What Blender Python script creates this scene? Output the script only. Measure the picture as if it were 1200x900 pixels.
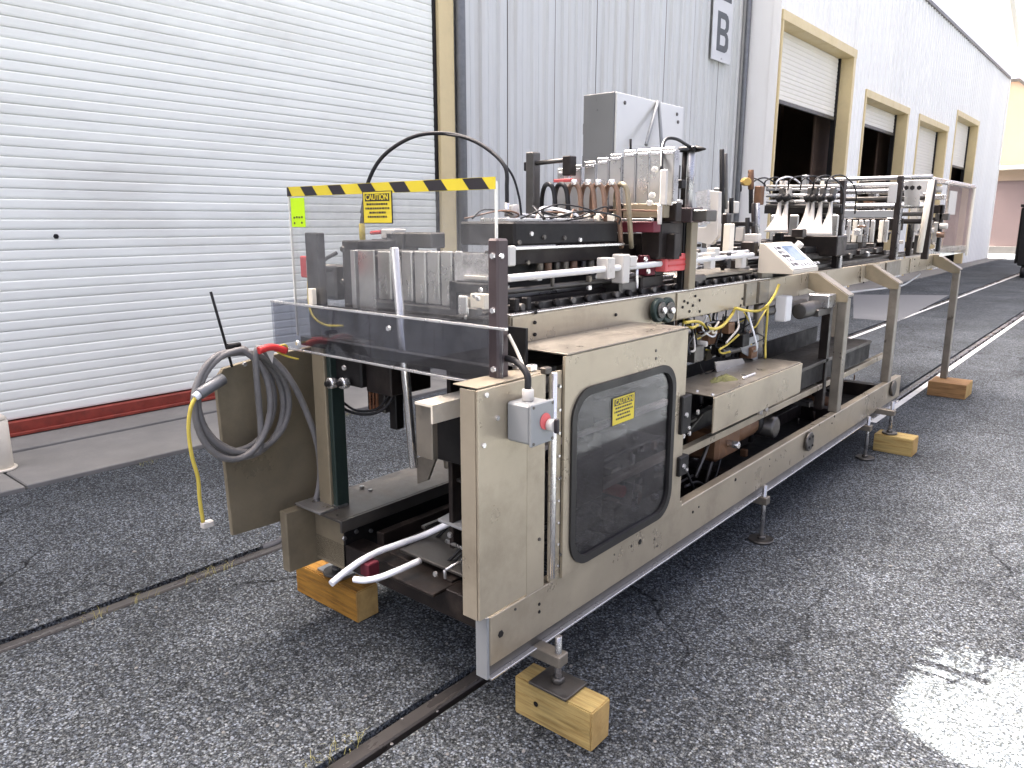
import bpy, bmesh, math, random
from mathutils import Vector, Matrix
random.seed(7)
for o in list(bpy.data.objects): bpy.data.objects.remove(o)
S = bpy.context.scene
COL = S.collection
R = math.radians
# ------------------------------------------------------------------ camera, sky, sun, exposure
F_PX, CAM_H = 880.0, 1.6                       # focal length in photo pixels (1200 wide), eye height in metres
PITCH, YAW = math.atan(190.5/880.0), R(40.204) # camera tilt down, turn left of the machine's long axis (+Y)
cd = bpy.data.cameras.new('camera'); cam = bpy.data.objects.new('camera', cd); COL.objects.link(cam)
cd.sensor_fit = 'HORIZONTAL'; cd.sensor_width = 36.0; cd.lens = 36.0*F_PX/1200.0
cd.clip_start = 0.05; cd.clip_end = 2000.0
cam.location = (0, 0, CAM_H); cam.rotation_euler = (R(90)-PITCH, 0, YAW)
S.camera = cam
SUN_EL, SUN_AZ = 55.0, -90.0                   # sun stands behind the warehouses (towards -X)
w = bpy.data.worlds.new('World'); S.world = w; w.use_nodes = True
nt = w.node_tree; bg = nt.nodes['Background']
sky = nt.nodes.new('ShaderNodeTexSky'); sky.sky_type = 'NISHITA'; sky.sun_disc = False
sky.sun_elevation = R(SUN_EL); sky.sun_rotation = R(SUN_AZ); sky.air_density = 0.16; sky.dust_density = 8.5; sky.ozone_density = 0.0
nt.links.new(sky.outputs[0], bg.inputs[0]); bg.inputs[1].default_value = 0.08
sd = bpy.data.lights.new('sun', 'SUN'); sd.energy = 3.4; sd.angle = R(0.3); sd.color = (1, 0.95, 0.87)
sun = bpy.data.objects.new('sun', sd); COL.objects.link(sun); sun.location = (-30, 0, 40)
dv = Vector((math.cos(R(SUN_EL)), 0, -math.sin(R(SUN_EL))))
sun.rotation_euler = dv.to_track_quat('-Z', 'Y').to_euler()
S.view_settings.view_transform = 'Standard'; S.view_settings.look = 'None'
S.view_settings.gamma = 1.0; S.view_settings.use_curve_mapping = False
S.view_settings.exposure = 4.42
S.cycles.max_bounces = 7; S.cycles.diffuse_bounces = 3; S.cycles.glossy_bounces = 3; S.cycles.transparent_max_bounces = 12
S.render.resolution_x, S.render.resolution_y = 1024, 768

# ------------------------------------------------------------------ surveying helpers: photo pixel + known plane -> point in the yard
_f = Vector((-math.sin(YAW)*math.cos(PITCH), math.cos(YAW)*math.cos(PITCH), -math.sin(PITCH)))
_r = Vector((math.cos(YAW), math.sin(YAW), 0)); _u = _r.cross(_f); _c = Vector((0, 0, CAM_H))
def _ray(px, py): return _f*F_PX + _r*(px-600) - _u*(py-450)
def ax(px, py, X): d = _ray(px, py); return _c + d*(X/d.x)
def ay(px, py, Y): d = _ray(px, py); return _c + d*(Y/d.y)
def az(px, py, Z): d = _ray(px, py); return _c + d*((Z-CAM_H)/d.z)

# ------------------------------------------------------------------ materials
MATS = {}
def mat(name, col, rough=0.5, metal=0.0, var=0.12, vscale=6.0, bump=0.0, bscale=60.0, dirt=None, dirt_amt=0.0, dirt_scale=3.0, rvar=0.15, spec=0.35, stretch=None, objvar=0.0):
    m = bpy.data.materials.new(name); m.use_nodes = True; MATS[name] = m
    n, l = m.node_tree.nodes, m.node_tree.links
    p = n['Principled BSDF']; p.inputs['Metallic'].default_value = metal; p.inputs['Specular IOR Level'].default_value = spec
    tc = n.new('ShaderNodeTexCoord'); mp = n.new('ShaderNodeMapping'); l.new(tc.outputs['Object'], mp.inputs[0])
    if stretch: mp.inputs['Scale'].default_value = stretch
    oi = n.new('ShaderNodeObjectInfo')
    ad = n.new('ShaderNodeVectorMath'); ad.operation = 'ADD'; l.new(mp.outputs[0], ad.inputs[0])
    mu = n.new('ShaderNodeVectorMath'); mu.operation = 'SCALE'; l.new(oi.outputs['Location'], mu.inputs[0]); mu.inputs['Scale'].default_value = 1.7
    l.new(mu.outputs[0], ad.inputs[1])
    nz = n.new('ShaderNodeTexNoise'); nz.inputs['Scale'].default_value = vscale; nz.inputs['Detail'].default_value = 6; nz.inputs['Roughness'].default_value = 0.65
    l.new(ad.outputs[0], nz.inputs['Vector'])
    mr = n.new('ShaderNodeMapRange'); mr.inputs[1].default_value = 0.25; mr.inputs[2].default_value = 0.75
    mr.inputs[3].default_value = 1-var; mr.inputs[4].default_value = 1+var; l.new(nz.outputs[0], mr.inputs[0])
    hs = n.new('ShaderNodeVectorMath'); hs.operation = 'SCALE'; hs.inputs[0].default_value = col[:3]; l.new(mr.outputs[0], hs.inputs['Scale'])
    last = hs.outputs[0]
    if objvar:
        m2 = n.new('ShaderNodeMapRange'); m2.inputs[3].default_value = 1-objvar; m2.inputs[4].default_value = 1+objvar; l.new(oi.outputs['Random'], m2.inputs[0])
        h2 = n.new('ShaderNodeVectorMath'); h2.operation = 'SCALE'; l.new(last, h2.inputs[0]); l.new(m2.outputs[0], h2.inputs['Scale']); last = h2.outputs[0]
    if dirt:
        dn = n.new('ShaderNodeTexNoise'); dn.inputs['Scale'].default_value = dirt_scale; dn.inputs['Detail'].default_value = 9; dn.inputs['Roughness'].default_value = 0.7
        l.new(ad.outputs[0], dn.inputs['Vector'])
        dr = n.new('ShaderNodeMapRange'); dr.inputs[1].default_value = 0.48; dr.inputs[2].default_value = 0.72; dr.inputs[4].default_value = dirt_amt; l.new(dn.outputs[0], dr.inputs[0])
        mx = n.new('ShaderNodeMix'); mx.data_type = 'RGBA'; l.new(dr.outputs[0], mx.inputs[0]); l.new(last, mx.inputs[6]); mx.inputs[7].default_value = (*dirt, 1); last = mx.outputs[2]
    l.new(last, p.inputs['Base Color'])
    rr = n.new('ShaderNodeMapRange'); rr.inputs[1].default_value = 0.3; rr.inputs[2].default_value = 0.7
    rr.inputs[3].default_value = max(0.03, rough-rvar); rr.inputs[4].default_value = min(1, rough+rvar); l.new(nz.outputs[0], rr.inputs[0]); l.new(rr.outputs[0], p.inputs['Roughness'])
    if bump:
        bn = n.new('ShaderNodeTexNoise'); bn.inputs['Scale'].default_value = bscale; bn.inputs['Detail'].default_value = 4; l.new(ad.outputs[0], bn.inputs['Vector'])
        bp = n.new('ShaderNodeBump'); bp.inputs['Strength'].default_value = bump; bp.inputs['Distance'].default_value = 0.004; l.new(bn.outputs[0], bp.inputs['Height']); l.new(bp.outputs[0], p.inputs['Normal'])
    return m
taupe = mat('taupe_paint', (0.385, 0.335, 0.25), 0.33, 0.45, 0.10, 5, 0.1, 250, (0.17, 0.14, 0.10), 0.5, 3.2, rvar=0.10)
taupe2 = mat('taupe_paint_worn', (0.215, 0.195, 0.16), 0.38, 0.5, 0.14, 9, 0.1, 200, (0.1, 0.085, 0.065), 0.55, 6)
olive = mat('olive_paint', (0.235, 0.20, 0.135), 0.42, 0.3, 0.14, 4, 0.08, 200, (0.09, 0.08, 0.06), 0.5, 3)
tealp = mat('teal_paint', (0.022, 0.036, 0.031), 0.4, 0.2, 0.2)
cream = mat('cream_paint', (0.70, 0.65, 0.54), 0.5, 0, 0.06, 6, 0, 60, (0.45, 0.38, 0.27), 0.3, 8)
dark = mat('dark_brown_paint', (0.018, 0.014, 0.0125), 0.42, 0.3, 0.25, 12, 0.1, 180, (0.09, 0.07, 0.055), 0.35, 9)
purple = mat('dark_anodised', (0.075, 0.058, 0.058), 0.4, 0.4, 0.15, 10, 0.05, 200)
black = mat('black_paint', (0.006, 0.0055, 0.0055), 0.55, 0.1, 0.3, 10, 0.05, 150, (0.022, 0.017, 0.014), 0.4, 12)
rubber = mat('black_rubber', (0.011, 0.011, 0.012), 0.5, 0, 0.2)
gasket = mat('gasket_rubber', (0.018, 0.017, 0.016), 0.42, 0, 0.2)
steel = mat('brushed_steel', (0.42, 0.42, 0.42), 0.32, 0.9, 0.12, 14, 0.05, 300, (0.2, 0.17, 0.14), 0.3, 10)
dsteel = mat('dull_steel', (0.115, 0.11, 0.102), 0.42, 0.8, 0.18, 12, 0.08, 250, (0.11, 0.09, 0.07), 0.5, 9)
plate_m = mat('finger_plate_steel', (0.55, 0.54, 0.51), 0.3, 0.8, 0.08, 9, 0.03, 200, None, 0, rvar=0.05)
chrome = mat('chrome', (0.8, 0.8, 0.8), 0.1, 1.0, 0.02, rvar=0.03)
bright = mat('polished_aluminium', (0.75, 0.74, 0.72), 0.25, 0.85, 0.06, rvar=0.06)
white = mat('white_plastic', (0.50, 0.48, 0.44), 0.4, 0, 0.05, 8, 0, 60, (0.55, 0.5, 0.42), 0.25, 10)
whitep = mat('white_powder_coat', (0.60, 0.60, 0.59), 0.45, 0, 0.05)
greyp = mat('grey_enamel', (0.245, 0.255, 0.255), 0.4, 0.1, 0.07)
cabm = mat('cabinet_grey', (0.16, 0.165, 0.16), 0.42, 0.2, 0.06, 4, 0.06, 250)
cabd = mat('cabinet_door_steel', (0.62, 0.62, 0.58), 0.3, 0.5, 0.03, 3, rvar=0.02)
yellow = mat('yellow_vinyl', (0.58, 0.47, 0.035), 0.4, 0, 0.08)
ycab = mat('yellow_cable', (0.52, 0.41, 0.07), 0.45, 0, 0.15)
lime = mat('lime_paper', (0.45, 0.72, 0.01), 0.6, 0, 0.04)
blackv = mat('black_vinyl', (0.025, 0.022, 0.025), 0.4, 0, 0.1)
red = mat('red_plastic', (0.5, 0.035, 0.035), 0.42, 0, 0.15)
pinkred = mat('faded_red_plastic', (0.62, 0.12, 0.12), 0.45, 0, 0.12)
maroon = mat('maroon_paint', (0.12, 0.02, 0.03), 0.45, 0.1, 0.2)
copper = mat('copper', (0.42, 0.2, 0.12), 0.35, 0.9, 0.2)
bronze = mat('bronze_hose', (0.2, 0.125, 0.085), 0.42, 0.1, 0.25, 12)
hosem = mat('grey_conduit', (0.155, 0.15, 0.145), 0.5, 0, 0.14, 20, 0, 60, (0.09, 0.085, 0.08), 0.4, 15)
ltube = mat('white_tube', (0.74, 0.76, 0.78), 0.35, 0, 0.05)
gearm = mat('rusty_gearbox', (0.16, 0.085, 0.045), 0.55, 0.3, 0.35, 18, 0.25, 80)
wood = mat('treated_pine', (0.34, 0.255, 0.10), 0.75, 0, 0.35, 6, 0.5, 60, (0.20, 0.11, 0.03), 0.85, 4, stretch=(1.0, 14, 14), spec=0.2)
wood2 = mat('weathered_pine', (0.26, 0.15, 0.065), 0.75, 0, 0.35, 6, 0.5, 60, (0.10, 0.05, 0.02), 0.8, 4, stretch=(1.0, 14, 14), spec=0.2)
wood3 = mat('amber_pine', (0.30, 0.155, 0.03), 0.75, 0, 0.4, 6, 0.5, 60, (0.085, 0.035, 0.01), 0.85, 4, stretch=(1.0, 14, 14), spec=0.2)
endg = mat('wood_end_grain', (0.46, 0.31, 0.12), 0.85, 0, 0.2, 25, 0.3, 150, (0.28, 0.16, 0.05), 0.5, 12, spec=0.15)
redbar = mat('oxide_red_paint', (0.25, 0.045, 0.03), 0.5, 0.1, 0.25, 8, 0.2, 60, (0.07, 0.03, 0.025), 0.5, 9)
slatm = mat('door_slat_paint', (0.86, 0.875, 0.79), 0.42, 0.0, 0.06, 1.2, 0.08, 60, (0.56, 0.54, 0.47), 0.45, 0.9, stretch=(1, 0.5, 3), objvar=0.025)
wallm = mat('corrugated_wall_paint', (0.575, 0.58, 0.55), 0.45, 0.1, 0.05, 1.5, 0, 60, (0.42, 0.38, 0.31), 0.45, 1.6, stretch=(1, 4, 0.18), objvar=0.035)
wallw = mat('white_facade_paint', (0.84, 0.83, 0.78), 0.5, 0.05, 0.04, 1.2, 0, 60, (0.66, 0.63, 0.57), 0.4, 1.2, stretch=(1, 4, 0.15), objvar=0.02)
jamb = mat('yellow_jamb_paint', (0.68, 0.55, 0.30), 0.5, 0, 0.08, 3, 0, 60, (0.4, 0.33, 0.2), 0.4, 3)
galv = mat('galvanised_pipe', (0.17, 0.175, 0.18), 0.45, 0.5, 0.22, 16)
curtm = mat('dock_curtain_paint', (0.78, 0.74, 0.64), 0.45, 0.05, 0.05, 2)
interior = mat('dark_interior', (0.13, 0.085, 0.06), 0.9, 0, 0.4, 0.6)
conc = mat('concrete', (0.20, 0.195, 0.18), 0.85, 0, 0.2, 2.5, 0.35, 45, (0.15, 0.15, 0.145), 0.7, 1.4, spec=0.2)
peach = mat('peach_stucco', (0.33, 0.25, 0.185), 0.8, 0, 0.06, 1)
pinkw = mat('pink_grey_wall', (0.19, 0.145, 0.14), 0.8, 0, 0.08, 0.8)
roofm = mat('roof_metal', (0.4, 0.4, 0.4), 0.5, 0.4, 0.1)
signg = mat('sign_dark_grey', (0.10, 0.105, 0.11), 0.5, 0, 0.1)
railm = mat('rail_steel', (0.045, 0.042, 0.04), 0.28, 0.0, 0.2, 6, 0.1, 60, (0.03, 0.024, 0.018), 0.5, 4, stretch=(1, 0.3, 1))
groovem = mat('groove_dirt', (0.022, 0.02, 0.018), 0.95, 0, 0.5, 8, 0.5, 60, (0.07, 0.06, 0.045), 0.5, 5, spec=0.1)
lcd = mat('lcd_screen', (0.13, 0.18, 0.25), 0.12, 0, 0.2, 15)

def glass(name, tint, haze=0.04, refl=1.0, rough=0.03):
    m = bpy.data.materials.new(name); m.use_nodes = True; n, l = m.node_tree.nodes, m.node_tree.links
    n.remove(n['Principled BSDF']); out = n['Material Output']
    tr = n.new('ShaderNodeBsdfTransparent'); tr.inputs[0].default_value = (*tint, 1)
    gl = n.new('ShaderNodeBsdfGlossy'); gl.inputs['Roughness'].default_value = rough; gl.inputs[0].default_value = (refl, refl, refl, 1)
    df = n.new('ShaderNodeBsdfDiffuse'); df.inputs[0].default_value = (0.6, 0.6, 0.6, 1)
    lw = n.new('ShaderNodeLayerWeight'); pw_ = n.new('ShaderNodeMath'); pw_.operation = 'POWER'; pw_.inputs[1].default_value = 4.0; l.new(lw.outputs['Facing'], pw_.inputs[0])
    fr = n.new('ShaderNodeMath'); fr.operation = 'MULTIPLY_ADD'; l.new(pw_.outputs[0], fr.inputs[0]); fr.inputs[1].default_value = 0.9; fr.inputs[2].default_value = 0.045
    tc = n.new('ShaderNodeTexCoord'); nz = n.new('ShaderNodeTexNoise'); nz.inputs['Scale'].default_value = 7; nz.inputs['Detail'].default_value = 8; nz.inputs['Roughness'].default_value = 0.7
    l.new(tc.outputs['Object'], nz.inputs['Vector'])
    mr = n.new('ShaderNodeMapRange'); mr.inputs[1].default_value = 0.4; mr.inputs[2].default_value = 0.75; mr.inputs[3].default_value = haze*0.3; mr.inputs[4].default_value = haze*2.2; l.new(nz.outputs[0], mr.inputs[0])
    m1 = n.new('ShaderNodeMixShader'); m2 = n.new('ShaderNodeMixShader')
    l.new(mr.outputs[0], m1.inputs[0]); l.new(tr.outputs[0], m1.inputs[1]); l.new(df.outputs[0], m1.inputs[2])
    l.new(fr.outputs[0], m2.inputs[0]); l.new(m1.outputs[0], m2.inputs[1]); l.new(gl.outputs[0], m2.inputs[2])
    l.new(m2.outputs[0], out.inputs[0]); return m
acryl = glass('clear_acrylic', (0.92, 0.92, 0.91), 0.05)
acryl2 = glass('scuffed_acrylic', (0.76, 0.77, 0.80), 0.014)
smoke = glass('smoked_window', (0.50, 0.49, 0.53), 0.010, 1.0, 0.03)
bagm = glass('hazy_polythene', (0.8, 0.8, 0.78), 0.5)

def asphalt():
    m = bpy.data.materials.new('asphalt'); m.use_nodes = True; n, l = m.node_tree.nodes, m.node_tree.links
    p = n['Principled BSDF']; p.inputs['Roughness'].default_value = 0.85; p.inputs['Specular IOR Level'].default_value = 0.08
    tc = n.new('ShaderNodeTexCoord')
    def noise(s, d=5, r=0.6):
        q = n.new('ShaderNodeTexNoise'); q.inputs['Scale'].default_value = s; q.inputs['Detail'].default_value = d; q.inputs['Roughness'].default_value = r; l.new(tc.outputs['Object'], q.inputs['Vector']); return q.outputs[0]
    def rng(src, a, b, c, d_):
        q = n.new('ShaderNodeMapRange'); q.inputs[1].default_value = a; q.inputs[2].default_value = b; q.inputs[3].default_value = c; q.inputs[4].default_value = d_; l.new(src, q.inputs[0]); return q.outputs[0]
    def mth(op, a, b):
        q = n.new('ShaderNodeMath'); q.operation = op; q.use_clamp = False
        for i, v in enumerate((a, b)):
            if isinstance(v, (int, float)): q.inputs[i].default_value = v
            else: l.new(v, q.inputs[i])
        return q.outputs[0]
    v1 = n.new('ShaderNodeTexVoronoi'); v1.inputs['Scale'].default_value = 128; l.new(tc.outputs['Object'], v1.inputs['Vector'])
    v2 = n.new('ShaderNodeTexVoronoi'); v2.inputs['Scale'].default_value = 260; l.new(tc.outputs['Object'], v2.inputs['Vector'])
    s1 = n.new('ShaderNodeSeparateColor'); l.new(v1.outputs['Color'], s1.inputs[0])
    s2 = n.new('ShaderNodeSeparateColor'); l.new(v2.outputs['Color'], s2.inputs[0])
    a = mth('POWER', s1.outputs[0], 2.6); b = mth('POWER', s2.outputs[0], 3.0)
    stone = mth('ADD', mth('MULTIPLY', a, 0.235), mth('MULTIPLY', b, 0.14))
    stone = mth('MULTIPLY', stone, rng(v1.outputs['Distance'], 0.0, 0.75, 1.15, 0.35))
    big = rng(noise(0.8, 6, 0.6), 0.3, 0.7, 0.62, 1.22)
    mid = rng(noise(5, 6, 0.7), 0.3, 0.7, 0.82, 1.15)
    val = mth('MULTIPLY', mth('MULTIPLY', mth('ADD', stone, 0.012), big), mid)
    # oil stains and scuffs
    st = rng(noise(2.3, 8, 0.75), 0.60, 0.72, 1.0, 0.62)
    val = mth('MULTIPLY', val, st)
    # hairline cracks
    nd = n.new('ShaderNodeTexNoise'); nd.inputs['Scale'].default_value = 1.6; nd.inputs['Detail'].default_value = 7; l.new(tc.outputs['Object'], nd.inputs['Vector'])
    mixv = n.new('ShaderNodeVectorMath'); mixv.operation = 'MULTIPLY_ADD'; l.new(nd.outputs['Color'], mixv.inputs[0]); mixv.inputs[1].default_value = (0.9, 0.9, 0.9); l.new(tc.outputs['Object'], mixv.inputs[2])
    vc = n.new('ShaderNodeTexVoronoi'); vc.feature = 'DISTANCE_TO_EDGE'; vc.inputs['Scale'].default_value = 0.42; l.new(mixv.outputs[0], vc.inputs['Vector'])
    crack = mth('MULTIPLY', rng(vc.outputs['Distance'], 0.0015, 0.006, 0.0, 1.0), 1.0)
    gate = rng(noise(0.9, 3, 0.5), 0.42, 0.6, 1.0, 0.0)
    crack = mth('MAXIMUM', crack, gate)
    val = mth('MULTIPLY', val, rng(crack, 0, 1, 0.3, 1.0))
    hue = n.new('ShaderNodeMix'); hue.data_type = 'RGBA'; l.new(s1.outputs[1], hue.inputs[0]); hue.inputs[6].default_value = (0.86, 0.99, 1.17, 1); hue.inputs[7].default_value = (0.95, 1.02, 1.02, 1)
    sc = n.new('ShaderNodeVectorMath'); sc.operation = 'SCALE'; l.new(hue.outputs[2], sc.inputs[0]); l.new(val, sc.inputs['Scale'])
    l.new(sc.outputs[0], p.inputs['Base Color'])
    hgt = mth('ADD', mth('MULTIPLY', rng(v1.outputs['Distance'], 0, 0.7, 1, 0), 1.0), mth('MULTIPLY', crack, 1.0))
    bp = n.new('ShaderNodeBump'); bp.inputs['Strength'].default_value = 0.55; bp.inputs['Distance'].default_value = 0.004; l.new(hgt, bp.inputs['Height']); l.new(bp.outputs[0], p.inputs['Normal'])
    return m
asph = asphalt()
pale_asph = mat('pale_patch_asphalt', (0.15, 0.155, 0.16), 0.85, 0, 0.15, 4, 0.3, 150, spec=0.2)

# ------------------------------------------------------------------ object helpers
WL = {}
def link(name, mesh, mt, parent, loc):
    o = bpy.data.objects.new(name, mesh); COL.objects.link(o)
    if mt and not mesh.materials: mesh.materials.append(mt)
    WL[o] = Vector(loc)
    if parent: o.parent = parent; o.location = Vector(loc) - WL[parent]
    else: o.location = loc
    return o
def finish(name, bm, mt, parent, smooth=False):
    vs = [v.co for v in bm.verts]
    lo = Vector([min(v[i] for v in vs) for i in range(3)]); hi = Vector([max(v[i] for v in vs) for i in range(3)])
    c = (lo+hi)/2
    if not parent: c.z = lo.z
    bmesh.ops.translate(bm, verts=bm.verts, vec=-c)
    bmesh.ops.recalc_face_normals(bm, faces=bm.faces)
    me = bpy.data.meshes.new(name); bm.to_mesh(me); bm.free()
    if smooth: me.shade_smooth(); 
    return link(name, me, mt, parent, c)
def thing(name, label, cat, loc, group=None):
    o = bpy.data.objects.new(name, None); COL.objects.link(o); o.location = loc; WL[o] = Vector(loc); o.empty_display_size = 0.1
    o['label'] = label; o['category'] = cat
    if group: o['group'] = group
    return o
def tag(o, label, cat, group=None):
    o['label'] = label; o['category'] = cat
    if group: o['group'] = group
    return o
def struct(o): o['kind'] = 'structure'; return o
def bmbox(bm, x0, x1, y0, y1, z0, z1):
    v = [bm.verts.new(p) for p in ((x0,y0,z0),(x1,y0,z0),(x1,y1,z0),(x0,y1,z0),(x0,y0,z1),(x1,y0,z1),(x1,y1,z1),(x0,y1,z1))]
    for f in ((3,2,1,0),(4,5,6,7),(0,1,5,4),(1,2,6,5),(2,3,7,6),(3,0,4,7)): bm.faces.new([v[i] for i in f])
def B(name, par, mt, x0, x1, y0, y1, z0, z1, bev=0.002):
    if x0 > x1: x0, x1 = x1, x0
    if y0 > y1: y0, y1 = y1, y0
    if z0 > z1: z0, z1 = z1, z0
    bm = bmesh.new(); bmbox(bm, x0, x1, y0, y1, z0, z1)
    bev = min(bev, 0.3*min(x1-x0, y1-y0, z1-z0))
    if bev > 0: bmesh.ops.bevel(bm, geom=bm.edges[:], offset=bev, segments=1, affect='EDGES')
    return finish(name, bm, mt, par)
def frame_of(d):
    d = d.normalized(); a = Vector((0,0,1)) if abs(d.z) < 0.9 else Vector((1,0,0))
    s = d.cross(a).normalized(); return s, d.cross(s).normalized()
def CY(name, par, mt, p, q, r, n=14, r2=None, bev=True):
    p, q = Vector(p), Vector(q); s, t = frame_of(q-p); bm = bmesh.new(); r2 = r if r2 is None else r2
    rings = []; L = (q-p).length; e = min(0.15*r, 0.2*L) if bev else 0
    dn = (q-p).normalized()
    for c, rr in ((p, r-e), (p+dn*e, r), (q-dn*e, r2), (q, r2-e)):
        rings.append([bm.verts.new(c+(s*math.cos(2*math.pi*k/n)+t*math.sin(2*math.pi*k/n))*rr) for k in range(n)])
    for a, b in zip(rings, rings[1:]):
        for k in range(n): f = bm.faces.new((a[k], a[(k+1)%n], b[(k+1)%n], b[k])); f.smooth = True
    bm.faces.new(rings[0][::-1]); bm.faces.new(rings[-1])
    return finish(name, bm, mt, par)
def crom(pts, sub):
    P = [Vector(p) for p in pts]
    if len(P) < 3: return P
    P = [2*P[0]-P[1]] + P + [2*P[-1]-P[-2]]; out = []
    for i in range(1, len(P)-2):
        for k in range(sub):
            t = k/sub; a, b, c, d = P[i-1:i+3]
            out.append(0.5*((2*b)+(c-a)*t+(2*a-5*b+4*c-d)*t*t+(3*b-a-3*c+d)*t**3))
    out.append(P[-2]); return out
def bmtube(bm, pts, r, n=8, sub=6, ripple=0.0):
    C = crom(pts, sub); s = None; rings = []
    for i, c in enumerate(C):
        d = (C[min(i+1, len(C)-1)]-C[max(i-1, 0)]).normalized()
        if s is None: s, t = frame_of(d)
        s = (s-d*s.dot(d)).normalized(); t = d.cross(s)
        rr = r*(1+ripple*(1 if i % 2 else -1))
        rings.append([bm.verts.new(c+(s*math.cos(2*math.pi*k/n)+t*math.sin(2*math.pi*k/n))*rr) for k in range(n)])
    for a, b in zip(rings, rings[1:]):
        for k in range(n): f = bm.faces.new((a[k], a[(k+1)%n], b[(k+1)%n], b[k])); f.smooth = True
    bm.faces.new(rings[0][::-1]); bm.faces.new(rings[-1])
def T(name, par, mt, pts, r, n=8, sub=6, ripple=0.0):
    bm = bmesh.new(); bmtube(bm, pts, r, n, sub, ripple); return finish(name, bm, mt, par)
def PR(name, par, mt, poly, vec, bev=0.0):
    bm = bmesh.new(); vec = Vector(vec)
    a = [bm.verts.new(Vector(p)) for p in poly]; b = [bm.verts.new(Vector(p)+vec) for p in poly]
    n = len(a); bm.faces.new(a[::-1]); bm.faces.new(b)
    for k in range(n): bm.faces.new((a[k], a[(k+1)%n], b[(k+1)%n], b[k]))
    if bev: 
        bmesh.ops.recalc_face_normals(bm, faces=bm.faces); bmesh.ops.bevel(bm, geom=bm.edges[:], offset=bev, segments=1, affect='EDGES')
    return finish(name, bm, mt, par)
def rrect(y0, y1, z0, z1, r, n=6):
    out = []
    for cy, cz, a0 in ((y1-r, z1-r, 0), (y0+r, z1-r, 90), (y0+r, z0+r, 180), (y1-r, z0+r, 270)):
        for k in range(n+1): a = R(a0+90*k/n); out.append((cy+r*math.cos(a), cz+r*math.sin(a)))
    return out
def ringYZ(name, par, mt, outer, inner, x0, x1):
    bm = bmesh.new(); n = len(outer); L = []
    for x in (x0, x1):
        for loop in (outer, inner): L.append([bm.verts.new((x, y, z)) for y, z in loop])
    for k in range(n):
        j = (k+1) % n
        bm.faces.new((L[0][k], L[0][j], L[1][j], L[1][k])); bm.faces.new((L[2][k], L[2][j], L[3][j], L[3][k]))
        bm.faces.new((L[0][k], L[0][j], L[2][j], L[2][k])); bm.faces.new((L[1][k], L[1][j], L[3][j], L[3][k]))
    return finish(name, bm, mt, par)
_bolt = None
def bolt(par, p, ax_='x', r=0.009, mt=None, h=0.007, name='bolt'):
    global _bolt
    if _bolt is None:
        bm = bmesh.new(); bmesh.ops.create_cone(bm, cap_ends=True, segments=6, radius1=1, radius2=0.85, depth=1); _bolt = {}
        bm.to_mesh(me := bpy.data.meshes.new('bolt')); bm.free(); _bolt['src'] = me
    k = (mt or steel).name
    if k not in _bolt: m2 = _bolt['src'].copy(); m2.materials.append(mt or steel); _bolt[k] = m2
    o = link(name, _bolt[k], None, par, p); o.scale = (r, r, h)
    o.rotation_euler = {'x': (0, R(90), 0), 'y': (R(90), 0, 0), 'z': (0, 0, 0)}[ax_]
    return o
def text(name, par, mt, s, loc, size, facing, bold=0.0):
    c = bpy.data.curves.new(name, 'FONT'); c.body = s; c.size = size; c.align_x = 'CENTER'; c.align_y = 'CENTER'; c.extrude = 0.0006; c.offset = bold
    t = bpy.data.objects.new('tmp', c); COL.objects.link(t); dg = bpy.context.evaluated_depsgraph_get(); dg.update()
    me = bpy.data.meshes.new_from_object(t.evaluated_get(dg)); bpy.data.objects.remove(t)
    o = link(name, me, mt, par, loc)
    o.rotation_euler = {'x': (R(90), 0, R(90)), 'y': (R(90), 0, 0)}[facing]
    return o

# ================================================================== SETTING
# asphalt yard with two rail grooves
XR = [(-3.245, -3.135), (-1.715, -1.605)]
bm = bmesh.new()
def strip(bm, x0, x1, y0, y1, z):
    v = [bm.verts.new(p) for p in ((x0,y0,z),(x1,y0,z),(x1,y1,z),(x0,y1,z))]; bm.faces.new(v)
for a, b in ((-300, XR[0][0]), (XR[0][1], XR[1][0]), (XR[1][1], 300)): strip(bm, a, b, -120, 500, 0)
for a, b in XR:
    for x in (a, b):
        v = [bm.verts.new(p) for p in ((x,-120,0),(x,500,0),(x,500,-0.08),(x,-120,-0.08))]; bm.faces.new(v)
me = bpy.data.meshes.new('ground'); bm.to_mesh(me); bm.free()
struct(link('ground', me, asph, None, (0,0,0)))
for a, b in XR:
    bm = bmesh.new(); strip(bm, a-0.01, b+0.01, -120, 500, -0.05); g = finish('rail_groove', bm, groovem, None); struct(g)
    r_ = B('rail', None, railm, a+0.006, a+0.066, -120, 500, -0.2, -0.014, 0.006); struct(r_)
# concrete apron in front of the warehouse, in cast slabs
ap = thing('concrete_apron', '', '', (-5.67, 8, 0)); del ap['label'], ap['category']; struct(ap)
ys = [-10, -6.2, -2.4, 1.4, 3.35, 5.2, 8.9, 12.6, 16.4, 20.2, 24, 28, 32, 36, 40]
for i, (y0, y1) in enumerate(zip(ys, ys[1:])):
    B('slab', ap, conc, -5.86, -5.045+random.uniform(-.02, .02), y0+0.006, y1-0.006, -0.1, 0.03+random.uniform(-.003, .003), 0.006)
    B('slab', ap, conc, -6.75, -5.872, y0+0.006, y1-0.006, -0.1, 0.045, 0.006)
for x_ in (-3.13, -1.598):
    bm = bmesh.new(); strip(bm, x_, x_+0.055, 6.4, 60, 0.004); struct(finish('painted_line', bm, mat('line_paint', (0.6, 0.6, 0.58), 0.7, 0, 0.12, 5, 0, 60, (0.25, 0.25, 0.26), 0.5, 14), None))
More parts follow.
